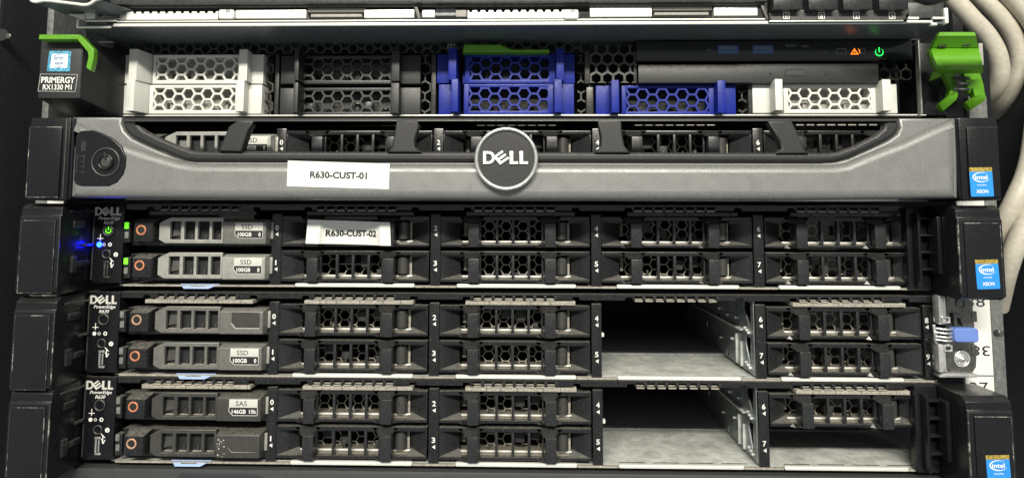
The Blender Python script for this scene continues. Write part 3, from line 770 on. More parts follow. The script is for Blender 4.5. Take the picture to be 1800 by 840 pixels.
def make_ssd(n, s, top_text, low_text, low2, label, ringm='copper', silver='grey', button=True):
    """drive carrier with grille and label, local to numeral 0"""
    c, r = divmod(s, 2)
    t = thing('solid_state_drive' if top_text == 'SSD' else 'hard_drive', label, 'drive', (OX, 0, OZ), 'drives with grille and release button', (ROWS[n][0], 0, ROWS[n][1]-r*ROWP))
    MB().box(ax(223, 560, 0), ax(474, 560, 0), .5, 100, az(350, 588, 0), az(350, 541, 0), .4).build('drive_body', M['black'], t)
    g = MB()
    X = lambda p: ax(p, 562, -4); Z = lambda p: az(330, p, -4)
    win = [(291.5, 310.5), (316.5, 335.5), (340.5, 361), (366, 382.5)]
    out = [(272, 549), (279, 545), (292, 538.8), (386, 538.8), (386, 585.5), (284, 585.5), (272, 579)]
    hs = [[(X(p[0]), Z(p[1])) for p in [(a, 546), (b, 546), (b, 578.5), (a, 578.5)]] for a, b in win]
    g.poly([[(X(p[0]), Z(p[1])) for p in out]]+hs, -4, -1.5, .35, 2)
    gr = g.build('grille', M[silver], t)
    MB().box(X(288), X(385), .2, .45, Z(582), Z(543), 0).build('grille_back', M['dark'], gr)
    sc = MB().add([(X(292), .1, Z(548)), (X(306), .1, Z(548)), (X(306), .1, Z(571)), (X(292), -1.4, Z(573))], [(0, 1, 2, 3)])
    for a, b in win[1:]: sc.box(X((a+b)/2)-.3, X((a+b)/2)+.5, -.9, .2, Z(578), Z(570), .1)
    sc.build('inner_vane', M['greyd'], gr)
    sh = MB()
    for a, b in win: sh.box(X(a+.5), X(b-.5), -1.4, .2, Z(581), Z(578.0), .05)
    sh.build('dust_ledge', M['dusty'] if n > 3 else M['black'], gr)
    # release button
    q = MB().hexa([(X(231), -6, Z(582)), (X(264), -6, Z(582)), (X(264), -6, Z(549)), (X(231), -6, Z(549))],
                  [(X(229), .5, Z(584)), (X(269), .5, Z(584)), (X(269), .5, Z(541)), (X(229), .5, Z(541))])
    b_ = bevel_mb(q, .5).build('release_button', M['black'], t)
    bx, bz = ax(240.3, 562, -6), az(240, 562, -6)
    MB().disc(bx, bz, 2.55, -6.25, -5.9, .1, r2=1.75).build('ring', M[ringm], b_)
    MB().disc(bx, bz, 1.7, -6.05, -5.8, .1).build('button_centre', M['dark'], b_)
    # handle block with label
    q = MB().hexa([(X(386.8), -4.9, Z(586)), (X(463), -4.9, Z(586)), (X(463), -4.9, Z(546.5)), (X(386.8), -4.9, Z(546.5))],
                  [(X(386.8), 0, Z(588)), (X(466), 0, Z(588)), (X(466), 0, Z(541.5)), (X(386.8), 0, Z(541.5))])
    handle_mat = M['greym'] if (n, s) == (3, 0) else M[silver]
    h_ = bevel_mb(q, .6, 3).build('handle', handle_mat, t)
    if (n, s) == (5, 1):
        rs = random.Random(4); sf = MB()
        for i in range(15):
            px = rs.choice((rs.uniform(388, 402), rs.uniform(388, 396))); py = rs.uniform(552, 584); w = rs.uniform(.8, 2.6); h = rs.uniform(.6, 1.6)
            a, b = at(px, py, -4.95); sf.poly([[(a, b), (a+w*.28, b+.1), (a+w*.2, b-h*.3), (a+.05, b-h*.2)]], -4.98, -4.9, 0)
        sf.build('scuff', M['print'], h_)
    hb = MB().box(X(466), X(471), -.8, .5, Z(577), Z(547), .3).build('end_clip', M['grey'], t)
    x0, x1 = ax(407, 562, -5), ax(456.5, 562, -5); z1, zm, z0 = az(430, 549, -5), az(430, 563.3, -5), az(430, 577, -5)
    y = -4.92
    if top_text:
        lb = MB().box(x0, x1, y-.1, y, zm, z1, .03).build('drive_label', M['label_light'], h_)
        cut = 2.0
        MB().poly([[(x0, zm-.02), (x0, z0+cut), (x0+cut, z0), (x1-.4, z0), (x1, z0+.4), (x1, zm-.02)]], y-.1, y, .02).build('label_base', M['ink'], lb)
        k = MB().text(top_text, (x0*.57+x1*.43), (zm+z1)/2, y-.12, 2.35, width=5.6); k.build('lettering', M['ink'], lb)
        w = MB().text(low_text, x0+1.5, (zm+z0)/2+.05, y-.12, 1.9, bold=.02, width=7.0, anchor='l')
        if low2 == '0': w.text('0', x1-1.6, (zm+z0)/2+.05, y-.12, 1.9, bold=.03, width=1.1)
        elif low2: w.text(low2, x1-2.3, (zm+z0)/2+.05, y-.12, 1.8, bold=.02, width=3.6)
        pts = [(x0, y-.08, zm), (x0, y-.08, z0+cut), (x0+cut, y-.08, z0), (x1-.3, y-.08, z0), (x1, y-.08, z0+.4), (x1, y-.08, zm)]
        w.tube(pts, .14, smooth=False, n=1)
        w.build('print', M['print'], lb)
    else:
        MB().poly([[(x0, z0+2), (x0+2, z0), (x1, z0), (x1, z1), (x0, z1)]], y-.06, y+.02, .02).build('bare_label_area', M['greyd'], h_)
        pts = [(x0, y-.05, z0+2.4), (x0+2, y-.05, z0), (x1, y-.05, z0)]
        MB().tube(pts, .2, smooth=False, n=1).build('label_edge', M['label_light' if n == 4 else 'greyd'], h_)
    return t

make_ssd(2, 0, 'SSD', '100GB', '0', 'silver solid state drive seen through the first bezel opening')
make_ssd(3, 0, 'SSD', '100GB', '0', 'solid state drive level with the green power light, under the bezel')
make_ssd(3, 1, 'SSD', '100GB', '0', 'lower solid state drive of the server with green lights')
make_ssd(4, 0, '', '', '', 'drive without label beside numeral 0 on the server with blue tab', 'copperd', 'greym')
make_ssd(4, 1, 'SSD', '100GB', '0', 'dusty solid state drive beside numeral 1 on the server with blue tab', 'copper', 'greym')
make_ssd(5, 0, 'SAS', '146GB', '15k', 'drive labelled SAS 146GB 15k on the lowest server', 'copper', 'greyd')
make_ssd(5, 1, '', '', '', 'scratched drive without label in the lowest corner of the lowest server', 'copperd', 'greyd')

# paper strip stuck over the blank carrier
pp = MB(); rows = []
tl, tr, br_, bl = at(541, 386, -5.6), at(685.5, 391, -5.6), at(687, 432, -5.6), at(537, 428, -5.6)
for i in range(33):
    u = i/32
    d = 0
    if .16 < u < .86: d = 5.0*math.sin(math.pi*(u-.16)/.70)**.5
    row = []
    for j in range(9):
        v = j/8
        x = (tl[0]*(1-u)+tr[0]*u)*(1-v)+(bl[0]*(1-u)+br_[0]*u)*v
        z = (tl[1]*(1-u)+tr[1]*u)*(1-v)+(bl[1]*(1-u)+br_[1]*u)*v
        row.append((x, -5.6+d, z))
    rows.append(row)
pp.grid(rows)
pr_ = thing('paper_label', 'curved white paper strip reading R630-CUST-02, taped over a blank carrier', 'label', (tl[0], -5, bl[1]))
pp.build('paper_strip', M['paper'], pr_)
tt = MB(); c_ = at(618, 410, -2.2); tt.text('R630-CUST-02', c_[0], c_[1], 0, 3.0, bold=.036, width=25.8, rot=-.01)
def paper_y(x):
    u = (x-tl[0])/(tr[0]-tl[0]); d = 5.0*math.sin(math.pi*(u-.16)/.70)**.5 if .16 < u < .86 else 0
    return -5.6+d-.12
tt.v = [(v[0], paper_y(v[0]), v[2]) for v in tt.v]
tt.build('lettering', M['ink'], pr_)

# ---------------------------------------------------------------- silver bezel
YB = -30
bz = thing('front_bezel', 'silver bezel with round DELL badge and R630-CUST-01 label', 'bezel', (0, -10, az(900, 352, YB)))
outl = [(130, 206), (214, 206), (213, 217), (218, 230), (232, 244), (262, 258), (300, 274), (322, 282), (345, 284.5), (700, 285), (1100, 286), (1440, 286.5), (1468, 285), (1492, 279), (1530, 262), (1562, 247), (1578, 236), (1583, 224), (1580, 208), (1683, 208), (1684, 348), (1400, 352), (900, 352), (400, 350), (122, 347), (126, 212)]
MB().ppoly([outl], YB+3.4, YB+12, 1.2, 3).build('face_back', M['silver'], bz, smooth=60)
face = [(131, 214), (165, 228), (200, 246), (257, 265.5), (314, 282), (345, 286.5), (700, 287), (1100, 288), (1440, 288.5), (1470, 288), (1490, 285), (1530, 268), (1586, 247), (1640, 222), (1671, 210), (1683, 206), (1684.5, 348), (1400, 352), (900, 352), (400, 350), (122, 347), (126, 216)]
MB().ppoly([face], YB, YB+14, 4.2, 6).build('silver_face', M['silver'], bz, smooth=60)
rim_o = [(216, 207), (214, 216), (220, 231), (234, 243), (264, 257), (302, 273), (324, 281), (348, 283.6), (900, 284.8), (1440, 285.6), (1467, 284), (1490, 278), (1529, 261), (1561, 246), (1576, 236), (1581, 224), (1577, 209)]
rim_i = [(246, 214), (243, 219), (252, 228), (282, 243), (318, 258), (336, 264.5), (352, 266.5), (900, 267), (1455, 269), (1472, 267), (1500, 257), (1540, 237), (1553, 226), (1555, 219), (1548, 215)]
MB().ppoly([rim_o, rim_i], YB+2.2, YB+6.5, 1.6, 3).build('window_rim', M['rim'], bz, smooth=60)
MB().box(ax(222, 208, YB+3), ax(1575, 208, YB+3), YB+1.0, YB+3.0, az(900, 213.5, YB+1), az(900, 211.4, YB+1), .3).build('top_edge', M['greyd'], bz)
for q in ([(418, 212), (447, 212), (437, 228), (424, 267), (383, 266), (391, 248), (402, 222)],
          [(697, 211), (733, 211), (737, 220), (729, 245), (729, 258), (740, 268), (680, 268), (689, 258), (692, 240)],
          [(1050, 212), (1092, 212), (1094, 235), (1098, 256), (1108, 269), (1046, 269), (1056, 257), (1056, 240)],
          [(1349, 213), (1392, 213), (1399, 226), (1414, 262), (1423, 270), (1366, 270), (1374, 262), (1370, 248)]):
    MB().ppoly([q], YB+.6, YB+6, .8, 2).build('strut', M['rim'], bz)
# end caps
for s, (a, b, st) in enumerate(((50, 121, 0), (1688, 1757, 1))):
    x0, x1 = ax(a, 280, YB+1), ax(b, 280, YB+1)
    zt, zb = az((a+b)/2, 207, YB+1), az((a+b)/2, 352, YB+1)
    c = MB().box(x0, x1, YB+1, 0, zb, zt, .8).build('end_cap', M['blackclean'], bz)
    MB().box(x0+(.6 if s == 0 else 3), x1-(3.4 if s == 0 else .8), YB-.2, YB+1.5, zb+1.2, zt-4.6, .7).build('cap_cover', M['blackclean'], c)
    worn_frame(x0+(.6 if s == 0 else 3), x1-(3.4 if s == 0 else .8), zb+1.2, zt-4.6, YB-.2, .35, c, 'tlb' if s == 0 else 't')
    if s: xeon_sticker(c, ax(1725, 320, YB-.2), az(1725, 320, YB-.2), YB-.22, 0.02)
    else: MB().box(x1-2.1, x1-1.5, YB+.5, YB+1.6, zb+.8, zt-.8, .25).build('cap_edge', M['greyd'], c)
MB().box(ax(122, 280, YB+2), ax(127.4, 280, YB+2), YB+2, YB+12, az(100, 350, YB+2), az(100, 207, YB+2), .5).build('cap_joint', M['gloss'], bz)
MB().box(ax(1684.5, 280, YB+2), ax(1688.4, 280, YB+2), YB+2, YB+12, az(1685, 351, YB+2), az(1685, 208, YB+2), .4).build('cap_joint', M['gloss'], bz)
# lock
lk = MB().ppoly([[(137, 233), (142, 230), (163, 229), (178, 234), (197, 243), (213, 258), (221, 276), (220, 292), (216, 306), (205, 320), (190, 327), (142, 327), (132, 323), (129, 316), (133, 240)]], YB-.7, YB+1.5, .5, 2).build('lock_plate', M['blackclean'], bz)
p = at(186, 285, YB-.7)
MB().disc(p[0], p[1], 6.9, YB-1.2, YB-.6, .25, r2=6.2).build('lock_ring', M['greyd'], lk)
MB().disc(p[0], p[1], 3.9, YB-1.8, YB-.6, .5, r2=2.6).build('lock_barrel', M['blackclean'], lk)
MB().disc(p[0], p[1], 2.4, YB-1.2, YB-.7, .4).build('lock_core', M['greyd'], lk)
gl = MB(); q = at(147, 257, YB-.8); gl.poly([rrect(q[0]-1.2, q[0]+1.2, q[1]-2.4, q[1]+2.4, .4)], YB-.9, YB-.7, .05)
gl.box(p[0]-.4, p[0]+.4, YB-1.9, YB-.8, p[1]+1.2, p[1]+4.4, .1)
gl.build('slot', M['dark'], lk)
tk = MB()
for i in range(4):
    q = at(145, 276+i*9, YB-.8); tk.box(q[0]-1.3, q[0]+1.3, YB-1.2, YB-.7, q[1]-.35, q[1]+.35, .15)
q0, q1 = at(139, 272, YB), at(139, 306, YB); tk.box(q0[0]-.3, q0[0]+.3, YB-1.1, YB-.7, q1[1], q0[1], .1); tk.box(q0[0]+3, q0[0]+3.6, YB-1.1, YB-.7, q1[1], q0[1], .1)
tk.build('lock_marks', M['tab'], lk)
# badge
p = at(890, 279.5, YB-2)
bd = MB().disc(p[0], p[1], 13.6, YB-3, YB-.1, .6, n=72).build('badge', M['rim'], bz)
ring = MB(); n = 72; m = 10; rows = []
for i in range(n+1):
    a = 2*math.pi*i/n
    rows.append([(p[0]+(13.9+.95*math.cos(b))*math.cos(a), YB-3.0+1.5*math.sin(b), p[1]+(13.9+.95*math.cos(b))*math.sin(a)) for b in [2*math.pi*k/m for k in range(m+1)]])
ring.grid(rows).build('badge_ring', M['chrome'], bd, smooth=80)
dell_logo(MB(), p[0]-.1, p[1]+.4, YB-3.0, 21.4, 6.1, .9, .25).build('badge_letters', M['bright'], bd)
# paper label
def quadplate(pts, Y, th): return MB().ppoly([pts], Y-th, Y, .02)
lb = quadplate([(506, 282.5), (685, 288), (683.5, 332.5), (504, 327.5)], YB-.02, .15).build('paper_label', M['paper'], bz, 'white printed label reading R630-CUST-01')
p = at(595, 308, YB-.2); MB().text('R630-CUST-01', p[0], p[1], YB-.2, 2.95, bold=.034, width=27.0, rot=-.02).build('lettering', M['ink'], lb)

# ---------------------------------------------------------------- server with coloured drive carriers
FO = (0, 0, az(900, 203, 0))
FS = thing('coloured_drive_server', 'server with white, black and blue drive carriers and green latches', 'server', FO)
ztop = az(900, 71, 2); zbot = az(900, 204, 0)
MB().box(ax(205, 130, 2), ax(1625, 130, 2), 30, 34, zbot, ztop, 0).build('inner_wall', M['dark'], FS)
MB().box(ax(190, 130, 0), ax(1625, 130, 0), 0, 30, zbot, zbot+.7, .2).build('bottom_lip', M['bright'], FS)
MB().box(ax(165, 130, 0), ax(1625, 130, 0), 2, 34, ztop-.8, ztop, .2).build('top_plate', M['fblack'], FS)
mesh = MB(); mesh.honey(ax(205, 85, 2), ax(1030, 85, 2), az(600, 94, 2), ztop-1, 2.9, 1.1, 2, 3); mesh.build('upper_mesh', M['fblack'], FS)
for a, b in ((464, 481), (741, 757), (1015, 1029)):
    MB().honey(ax(a, 150, 4), ax(b, 150, 4), zbot+1, az(a, 97, 4), 3.3, .8, 4, 6, ox=-1, flat=False).build('side_mesh', M['fmesh'], FS)
MB().honey(ax(1298, 176, 4), ax(1314, 176, 4), zbot+1, az(1300, 148, 4), 3.3, .8, 4, 6, ox=-1, flat=False).build('side_mesh', M['fmesh'], FS)
MB().honey(ax(1548, 127, 4), ax(1602, 127, 4), az(1570, 141, 4), az(1570, 113, 4), 3.2, .9, 4, 6, ox=2, oz=3, flat=False).build('side_mesh', M['fmesh'], FS)
MB().honey(ax(1037, 120, -2), ax(1114, 120, -2), az(1070, 146, -2), az(1070, 80, -2), 3.35, 1.15, -2, 0, flat=False, ox=3.2, oz=2.4).build('front_mesh', M['fmesh'], FS)
dv = MB()
for a, b in ((483, 490), (758, 766), (1031, 1043), (1030, 1040), (1315, 1322), (206, 212)):
    if b-a > 11: dv.pbox(a, b, 150, 203, 1, 20, .3)
    elif (a, b) != (1030, 1040): dv.pbox(a, b, 96, 203, 1, 20, .3)
dv.pbox(1028, 1036.5, 90, 147, -2, 10, .2); dv.pbox(1114, 1119, 90, 147, -2, 10, .2)
build_each(dv, 'bay_divider', M['fmesh'], FS)
# operator panel
op = MB().pbox(1119, 1604, 72, 106, -3, 15, .3).build('operator_panel', M['gloss'], FS)
MB().pbox(1118, 1545, 105.5, 107.5, -4, 0, .2).build('panel_lip', M['fblack'], op)
for x in (1262, 1323):
    u = MB().pbox(x, x+36, 80, 95, -3.3, -2.9, .1).build('usb_port', M['usb'], op)
    MB().pbox(x+3, x+33, 83, 86, -3.6, -3.2, .1).build('usb_tongue', M['ledoff'], u)
fx = MB(); Y = -3.05
for s, x, y, w in (('RESET', 1391, 81, 20), ('NMI', 1415, 82, 12), ('ID', 1451, 92, 8), ('ss<', 1246, 88, 9)):
    p = at(x, y, Y); fx.text(s, p[0], p[1], Y, 1.3, width=w/3.5)
for a, b in ((1470, 1488), (1512, 1521)):
    p, q = at(a, 86, Y), at(b, 96, Y)
    fx.poly([[(p[0], q[1]), (q[0], q[1]), (q[0], p[1]), (p[0], p[1])], [(p[0]+.3, q[1]+.3), (q[0]-.3, q[1]+.3), (q[0]-.3, p[1]-.3), (p[0]+.3, p[1]-.3)]], Y-.05, Y, 0)
fx.build('faint_symbols', M['faint'], op)
w_ = MB(); p = at(1502, 92, Y)
def tri(c, h, k): return [(c[0]-h*1.05*k, c[1]-h*.62*k), (c[0]+h*1.05*k, c[1]-h*.62*k), (c[0], c[1]+h*1.0*k)]
w_.poly([tri(p, 2.0, 1), tri((p[0], p[1]), 2.0, .62)], Y-.1, Y, 0).box(p[0]-.16, p[0]+.16, Y-.12, Y, p[1]-.6, p[1]+.9, 0)
swoosh(w_, p[0]+.8, p[1]+.1, 2.0, 2.0, Y, .4, -35, 60)
w_.build('warning_light', M['lorange'], op)
g_ = MB(); p = at(1545.5, 92, Y); swoosh(g_, p[0], p[1]-.1, 2.1, 2.1, Y, .62, 122, 418, .1); g_.box(p[0]-.25, p[0]+.25, Y-.12, Y, p[1]-.1, p[1]+2.4, 0); g_.build('power_light', M['lgreen2'], op)
for i, x in enumerate((1502, 1545)): pass
mk = MB(); p = at(793, 82, 1.9); mk.poly([rrect(p[0]-1.9, p[0]+1.9, p[1]-1.2, p[1]+1.2, .4), rrect(p[0]-1.5, p[0]+1.5, p[1]-.8, p[1]+.8, .3)], 1.7, 1.9, 0).disc(p[0], p[1], .5, 1.7, 1.9, 0)
mk.build('drive_symbol', M['printd'], FS)
# left ear, stickers
lx0, lx1 = ax(69, 125, -27), ax(143, 125, -27)
zf1, zf0 = az(105, 72, -27), az(105, 173, -27)
ea = MB().hexa([(lx0, -27, zf0), (lx1, -27, zf0), (lx1, -27, zf1), (lx0, -27, zf1)], [(lx0, 0, zf0-6), (lx1+5.5, 0, zf0-6), (lx1+5.5, 0, zf1+1), (lx0, 0, zf1+1)])
ea = bevel_mb(ea, .7).build('ear', M['earmat'], FS)
MB().hexa([(lx1-.75, -27.1, zf0+1), (lx1-.35, -27.1, zf0+1), (lx1-.35, -27.1, zf1-.8), (lx1-.75, -27.1, zf1-.8)], [(lx1-.75, -26.5, zf0+1), (lx1-.35, -26.5, zf0+1), (lx1-.35, -26.5, zf1-.8), (lx1-.75, -26.5, zf1-.8)]).build('ear_edge', M['greyd'], ea)  # grey strip paints in the bevel highlight along this ear's front edge
MB().box(lx1+3.5, ax(188, 150, 0), -8, 0, zbot+.2, az(170, 76, -8), .4).build('ear_bracket', M['earmat'], FS)
MB().box(ax(182, 150, -3), ax(184, 150, -3), -3.6, 0, zbot+.2, az(170, 90, -3), .2).build('frame_edge', M['greyd'], FS)
MB().box(ax(204, 150, 0), ax(206, 150, 0), -.5, 8, zbot+.2, az(170, 90, -3), .2).build('frame_edge', M['greyd'], FS)
y = -27.02
stp = lambda pts: [at(a, b, y) for a, b in pts]
s1 = MB().poly([stp([(87, 90), (125, 90.5), (123, 126), (82.5, 126)])], y-.12, y, .03).build('processor_sticker', M['holo'], ea, 'white sticker with shiny blue border')
s1i = MB().poly([stp([(91.5, 95), (120.5, 95.5), (118.5, 120), (88.5, 120)])], y-.2, y-.13, .02).build('sticker_face', M['stwhite'], s1)
a_ = MB(); p = at(104.5, 101.5, y); a_.text('intel', p[0], p[1], y-.22, 1.5, width=4.0); swoosh(a_, p[0], p[1], 2.7, 1.5, y-.21, .25, 40, 350)
p = at(103.8, 112, y); a_.text('XEON', p[0], p[1], y-.22, 1.2, width=4.0, bold=.02); p = at(103, 118, y); a_.text('inside', p[0], p[1], y-.22, .7, width=3.0)
a_.build('lettering', M['stink'], s1)
o_ = stp([(71, 130), (137, 131), (133, 162), (66.5, 161)]); i_ = stp([(72, 131), (135.8, 132), (132, 161), (67.7, 160)])
s2 = MB().poly([o_, i_], y-.1, y, 0).build('name_plate', M['printd'], ea)
n2 = MB(); p = at(102.5, 141, y); n2.text('PRIMERGY', p[0], p[1], y-.1, 2.9, width=16.6, bold=.02, rot=-.01); p = at(101, 153.5, y); n2.text('RX1330 M1', p[0], p[1], y-.1, 2.5, width=14.2, bold=.015)
n2.build('lettering', M['print'], s2)
# green latch on the left ear
gl = MB(); Yg = -33
gl.ppoly([[(69, 61), (136, 61), (136, 69.5), (67.5, 69.5)]], Yg, Yg+9, .35, 2)
gl.ppoly([[(135.5, 61), (138, 61), (141, 62), (164, 86), (164.5, 92), (164, 104), (159, 125), (151, 119), (155, 100), (154, 92), (135.5, 69.5)]], Yg, Yg+3.5, .35, 2)
gl.build('green_latch', M['green'], FS)
# right ear: black plate, green lever
MB().box(ax(1617, 140, 0), ax(1662, 140, 0), 0, 20, zbot+.2, az(1640, 76, 0), .3).build('ear_bracket', M['blackclean'], FS)
MB().box(ax(1616, 140, -3), ax(1618.5, 140, -3), -3.5, 0, zbot+.2, az(1640, 74, 0), .2).build('frame_edge', M['grey'], FS)
MB().box(ax(1660, 140, 6), ax(1740, 140, 6), 6, 9, zbot-3, az(1700, 90, 6), .3).build('ear', M['blackclean'], FS)
def P3(px, py, Y): x, z = at(px, py, Y); return (x, Y, z)
def sheet(m, pts, th=(0, 2.2, -.4)):
    m.hexa([P3(*q) for q in pts], [tuple(a+b for a, b in zip(P3(*q), th)) for q in pts])
def skin(prof, th=1.8):
    m = MB(); f = [[P3(l+(r-l)*i/6, y, Y) for i in range(7)] for y, l, r, Y in prof]
    k = [[(p[0], p[1]+th, p[2]) for p in r] for r in f]
    m.grid(f); m.grid(k)
    for rows in ([f[0], k[0]], [f[-1], k[-1]], [[r[0] for r in f], [r[0] for r in k]], [[r[-1] for r in f], [r[-1] for r in k]]): m.grid(rows)
    return m
lv = skin([(57, 1652, 1713, -26.5), (63.5, 1649, 1716, -26.8), (66, 1648, 1716, -26), (84, 1638.5, 1720.5, -21.5)], 2.4)
sheet(lv, [(1648, 65, -26), (1638, 86, -21), (1632, 91, -15), (1643, 68, -19)])
lever = lv.build('green_lever', M['green'], FS, smooth=35)
lv2 = skin([(84, 1638, 1721, -20.5), (88, 1637, 1721, -22), (95, 1639, 1723, -25.5), (103, 1642, 1725, -27), (111, 1646, 1727, -26.5), (118, 1649, 1728, -24), (124, 1652, 1729, -20.5), (128, 1654, 1729, -16)], 2.2)
sheet(lv2, [(1638, 88, -21), (1644, 106, -26), (1653, 127, -16), (1641, 116, -13), (1632, 91, -14)])
lv2.build('lever_body', M['green'], lever, smooth=50)
lg1 = MB(); sheet(lg1, [(1659, 125, -12), (1677, 125, -12), (1683, 150, -9), (1684, 172, -9), (1668, 175, -9), (1672, 152, -9)], (0, 4, -.4))
sheet(lg1, [(1668, 168, -11), (1685, 165, -14), (1681, 176, -14), (1658, 196, -6), (1651, 183, -6)], (0, 3, -.4))
sheet(lg1, [(1641, 126, -14), (1657, 127, -16), (1655, 134, -16), (1637, 141, -11)])
lg2 = MB(); sheet(lg2, [(1702, 122, -12), (1721, 121, -12), (1729, 150, -9), (1733, 174, -9), (1716, 178, -9), (1709, 150, -9)], (0, 4, -.4))
sheet(lg2, [(1716, 168, -11), (1733, 166, -14), (1731, 178, -14), (1707, 194, -6), (1697, 180, -6)], (0, 3, -.4))
sheet(lg2, [(1693, 124, -12), (1704, 124, -12), (1712, 150, -9), (1704, 165, -9)], (0, 3, 0))
bevel_mb(lg1, .25).build('lever_leg', M['green'], lever, smooth=30); bevel_mb(lg2, .25).build('lever_leg', M['green'], lever, smooth=30)
sl = MB()
for a, b in ((1658, 81), (1700, 79)):
    p = at(a, b, -23.2); sl.box(p[0]-1.9, p[0]+1.9, -23.1, -20, p[1]-.3, p[1]+.3, .05)
sl.build('lever_slot', M['fblack'], lever)
sp = MB(); 
for i in range(3):
    p = at(1690, 138+i*10, -12); sp.tube([(p[0]-3.5, -12, p[1]), (p[0], -14, p[1]-.3), (p[0]+3.5, -12, p[1])], .8)
sp.build('spring', M['fblack'], lever)
MB().box(*(ax(1722, 100, -14), ax(1729, 100, -14)), -14, -4, az(1725, 115, -14), az(1725, 76, -14), .4).build('sticker_edge', M['whitei'], FS)
# green release tab above the blue carriers
gt = MB().ppoly([[(815, 78), (880, 78), (893, 84), (900, 86.5), (966, 86.5), (966, 92.5), (813, 92.5)]], -6, 4, .8, 2)
gt.build('release_tab', M['green'], FS)

# optical drive
od = thing('optical_drive', 'slim black optical drive tray below the operator panel', 'optical drive', (*[ax(1330, 146, 0)], 0, az(1330, 146, 0)))
of = MB().pbox(1122, 1545, 112.5, 146, -4, 20, .6).build('tray_front', M['fblack'], od)
p, q = at(1380, 122, -4), at(1417.5, 134.5, -4)
MB().poly([rrect(p[0], q[0], q[1], p[1], .5), rrect(p[0]+.35, q[0]-.35, q[1]+.35, p[1]-.35, .3)], -4.05, -3.95, 0).build('button_gap', M['dark'], of)
MB().poly([rrect(p[0]+.45, q[0]-.45, q[1]+.45, p[1]-.45, .3)], -4.2, -3.9, .08).build('eject_button', M['fblack'], of)
for x, y, r in ((1354, 130, .7), (1450.5, 132.5, .8)):
    p = at(x, y, -4); MB().disc(p[0], p[1], r, -4.1, -3.95, .02, n=16).build('pin_hole', M['dark'], of)

# coloured carriers: (left edge, tab, body start, hex start, hex end, right tab, right end, top, bottom, handle style)
def colour_carrier(label, colr, name_col, x, y0, y1, style):
    hx0, hx1, tb0, tb1, bx0, g0, g1, rt0, rt1, bx1 = x
    ox, oz = at(hx0, y1, 0)
    t = thing('drive_carrier', label, 'drive carrier', (ox, 0, oz), 'coloured drive carriers with hexagon holes')
    mt = M[colr]; ym = (y0+y1)/2
    hz1, hz0 = az(600, y0+5.5, 0), az(600, y1-6.5, 0)
    T_, B_ = az(600, y0, 0), az(600, y1, 0)
    X = lambda p, Y=0: ax(p, ym, Y)
    b = MB()
    b.box(X(bx0), X(g0), 0, 14, B_, T_, .35)
    b.box(X(g1), X(bx1)-.1, 0 if style != 'w' else 0, 14, B_, T_, .35)
    b.box(X(g0)-.2, X(g1)+.2, .02, 14, hz1, T_-.02, .3); b.box(X(g0)-.2, X(g1)+.2, .02, 14, B_+.02, hz0, .3)
    body = b.build('carrier_body', mt, t)
    MB().honey(X(g0)-.1, X(g1)+.1, hz0-.1, hz1+.1, 3.38, 1.0, .15, 1.6, ox=3.4, oz=(hz1-hz0)*.5).build('hexagon_grille', mt, body)
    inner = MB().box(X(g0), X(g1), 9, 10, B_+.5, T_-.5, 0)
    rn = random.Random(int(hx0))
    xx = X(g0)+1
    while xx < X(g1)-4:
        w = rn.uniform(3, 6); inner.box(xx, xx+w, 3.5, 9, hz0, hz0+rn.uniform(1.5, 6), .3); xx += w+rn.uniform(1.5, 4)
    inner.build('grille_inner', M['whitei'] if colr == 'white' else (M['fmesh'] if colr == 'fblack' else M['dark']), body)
    hd = MB().box(X(hx0), X(hx1)-.05, 0, 10, B_+.15, T_-.15, .4).build('hinge_plate', mt, t)
    # protruding handle tab
    q = MB()
    tx0, tx1 = X(tb0, -8), X(tb1, -8)
    q.hexa([(tx0, -8, B_+.3), (tx1, -8, B_+.3), (tx1, -8, T_+1.2), (tx0, -8, T_+1.2)], [(tx0, 1, B_+.1), (tx1+(3.5 if style == 'w' else .6), 1, B_+.1), (tx1+(3.5 if style == 'w' else .6), 1, T_+.3), (tx0, 1, T_+.3)])
    bevel_mb(q, .35).build('handle_tab', mt, t)
    q = MB(); rx0, rx1 = X(rt0, -6), X(rt1, -6)
    q.hexa([(rx0, -6, B_+.3), (rx1, -6, B_+.3), (rx1, -6, T_+1.3), (rx0, -6, T_+1.3)], [(rx0-.6, 1, B_+.2), (rx1, 1, B_+.2), (rx1, 1, T_+.3), (rx0-.6, 1, T_+.3)])
    bevel_mb(q, .35).build('stop_tab', mt, t)
    MB().box(X(tb1, 0)+3, X(bx0)-.05, 3, 8, B_+.3, (B_+T_)/2 + (2 if style == 'w' else -1), .3).build('hinge_link', mt if colr != 'fblack' else M['fmesh'], t)
    return t
cc = colour_carrier
cc('upper white drive carrier at the left end of the server', 'white', '', (216, 252, 226, 240, 268.6, 274, 418, 419.5, 434.5, 463.5), 95.7, 147, 'w')
cc('lower white drive carrier at the left end of the server', 'white', '', (211, 250, 221, 235, 262.5, 269, 413, 414.5, 428.5, 460.5), 149, 200, 'w')
cc('upper charcoal drive carrier between the white and the blue ones', 'fblack', '', (494, 520, 517, 524.5, 529, 531, 686, 688, 702, 739.5), 98, 148, 'b')
cc('lower charcoal drive carrier between the white and the blue ones', 'fblack', '', (492, 518, 515, 523, 529, 531, 686, 687, 701, 739), 154.5, 203.5, 'b')
cc('upper blue drive carrier under the green release tab', 'blue', '', (768, 790, 788, 802, 817, 826, 965, 978, 991.5, 1010.5), 96, 147.5, 'b')
cc('lower blue drive carrier of the stacked blue pair', 'blue', '', (771, 794, 793, 805, 815, 824, 963, 974.5, 988, 1009.5), 148.5, 202, 'b')
cc('single blue drive carrier directly below the perforated mesh', 'blue', '', (1047.5, 1076, 1075, 1088.5, 1093, 1101, 1246, 1262, 1276, 1294), 151, 203.5, 'b')
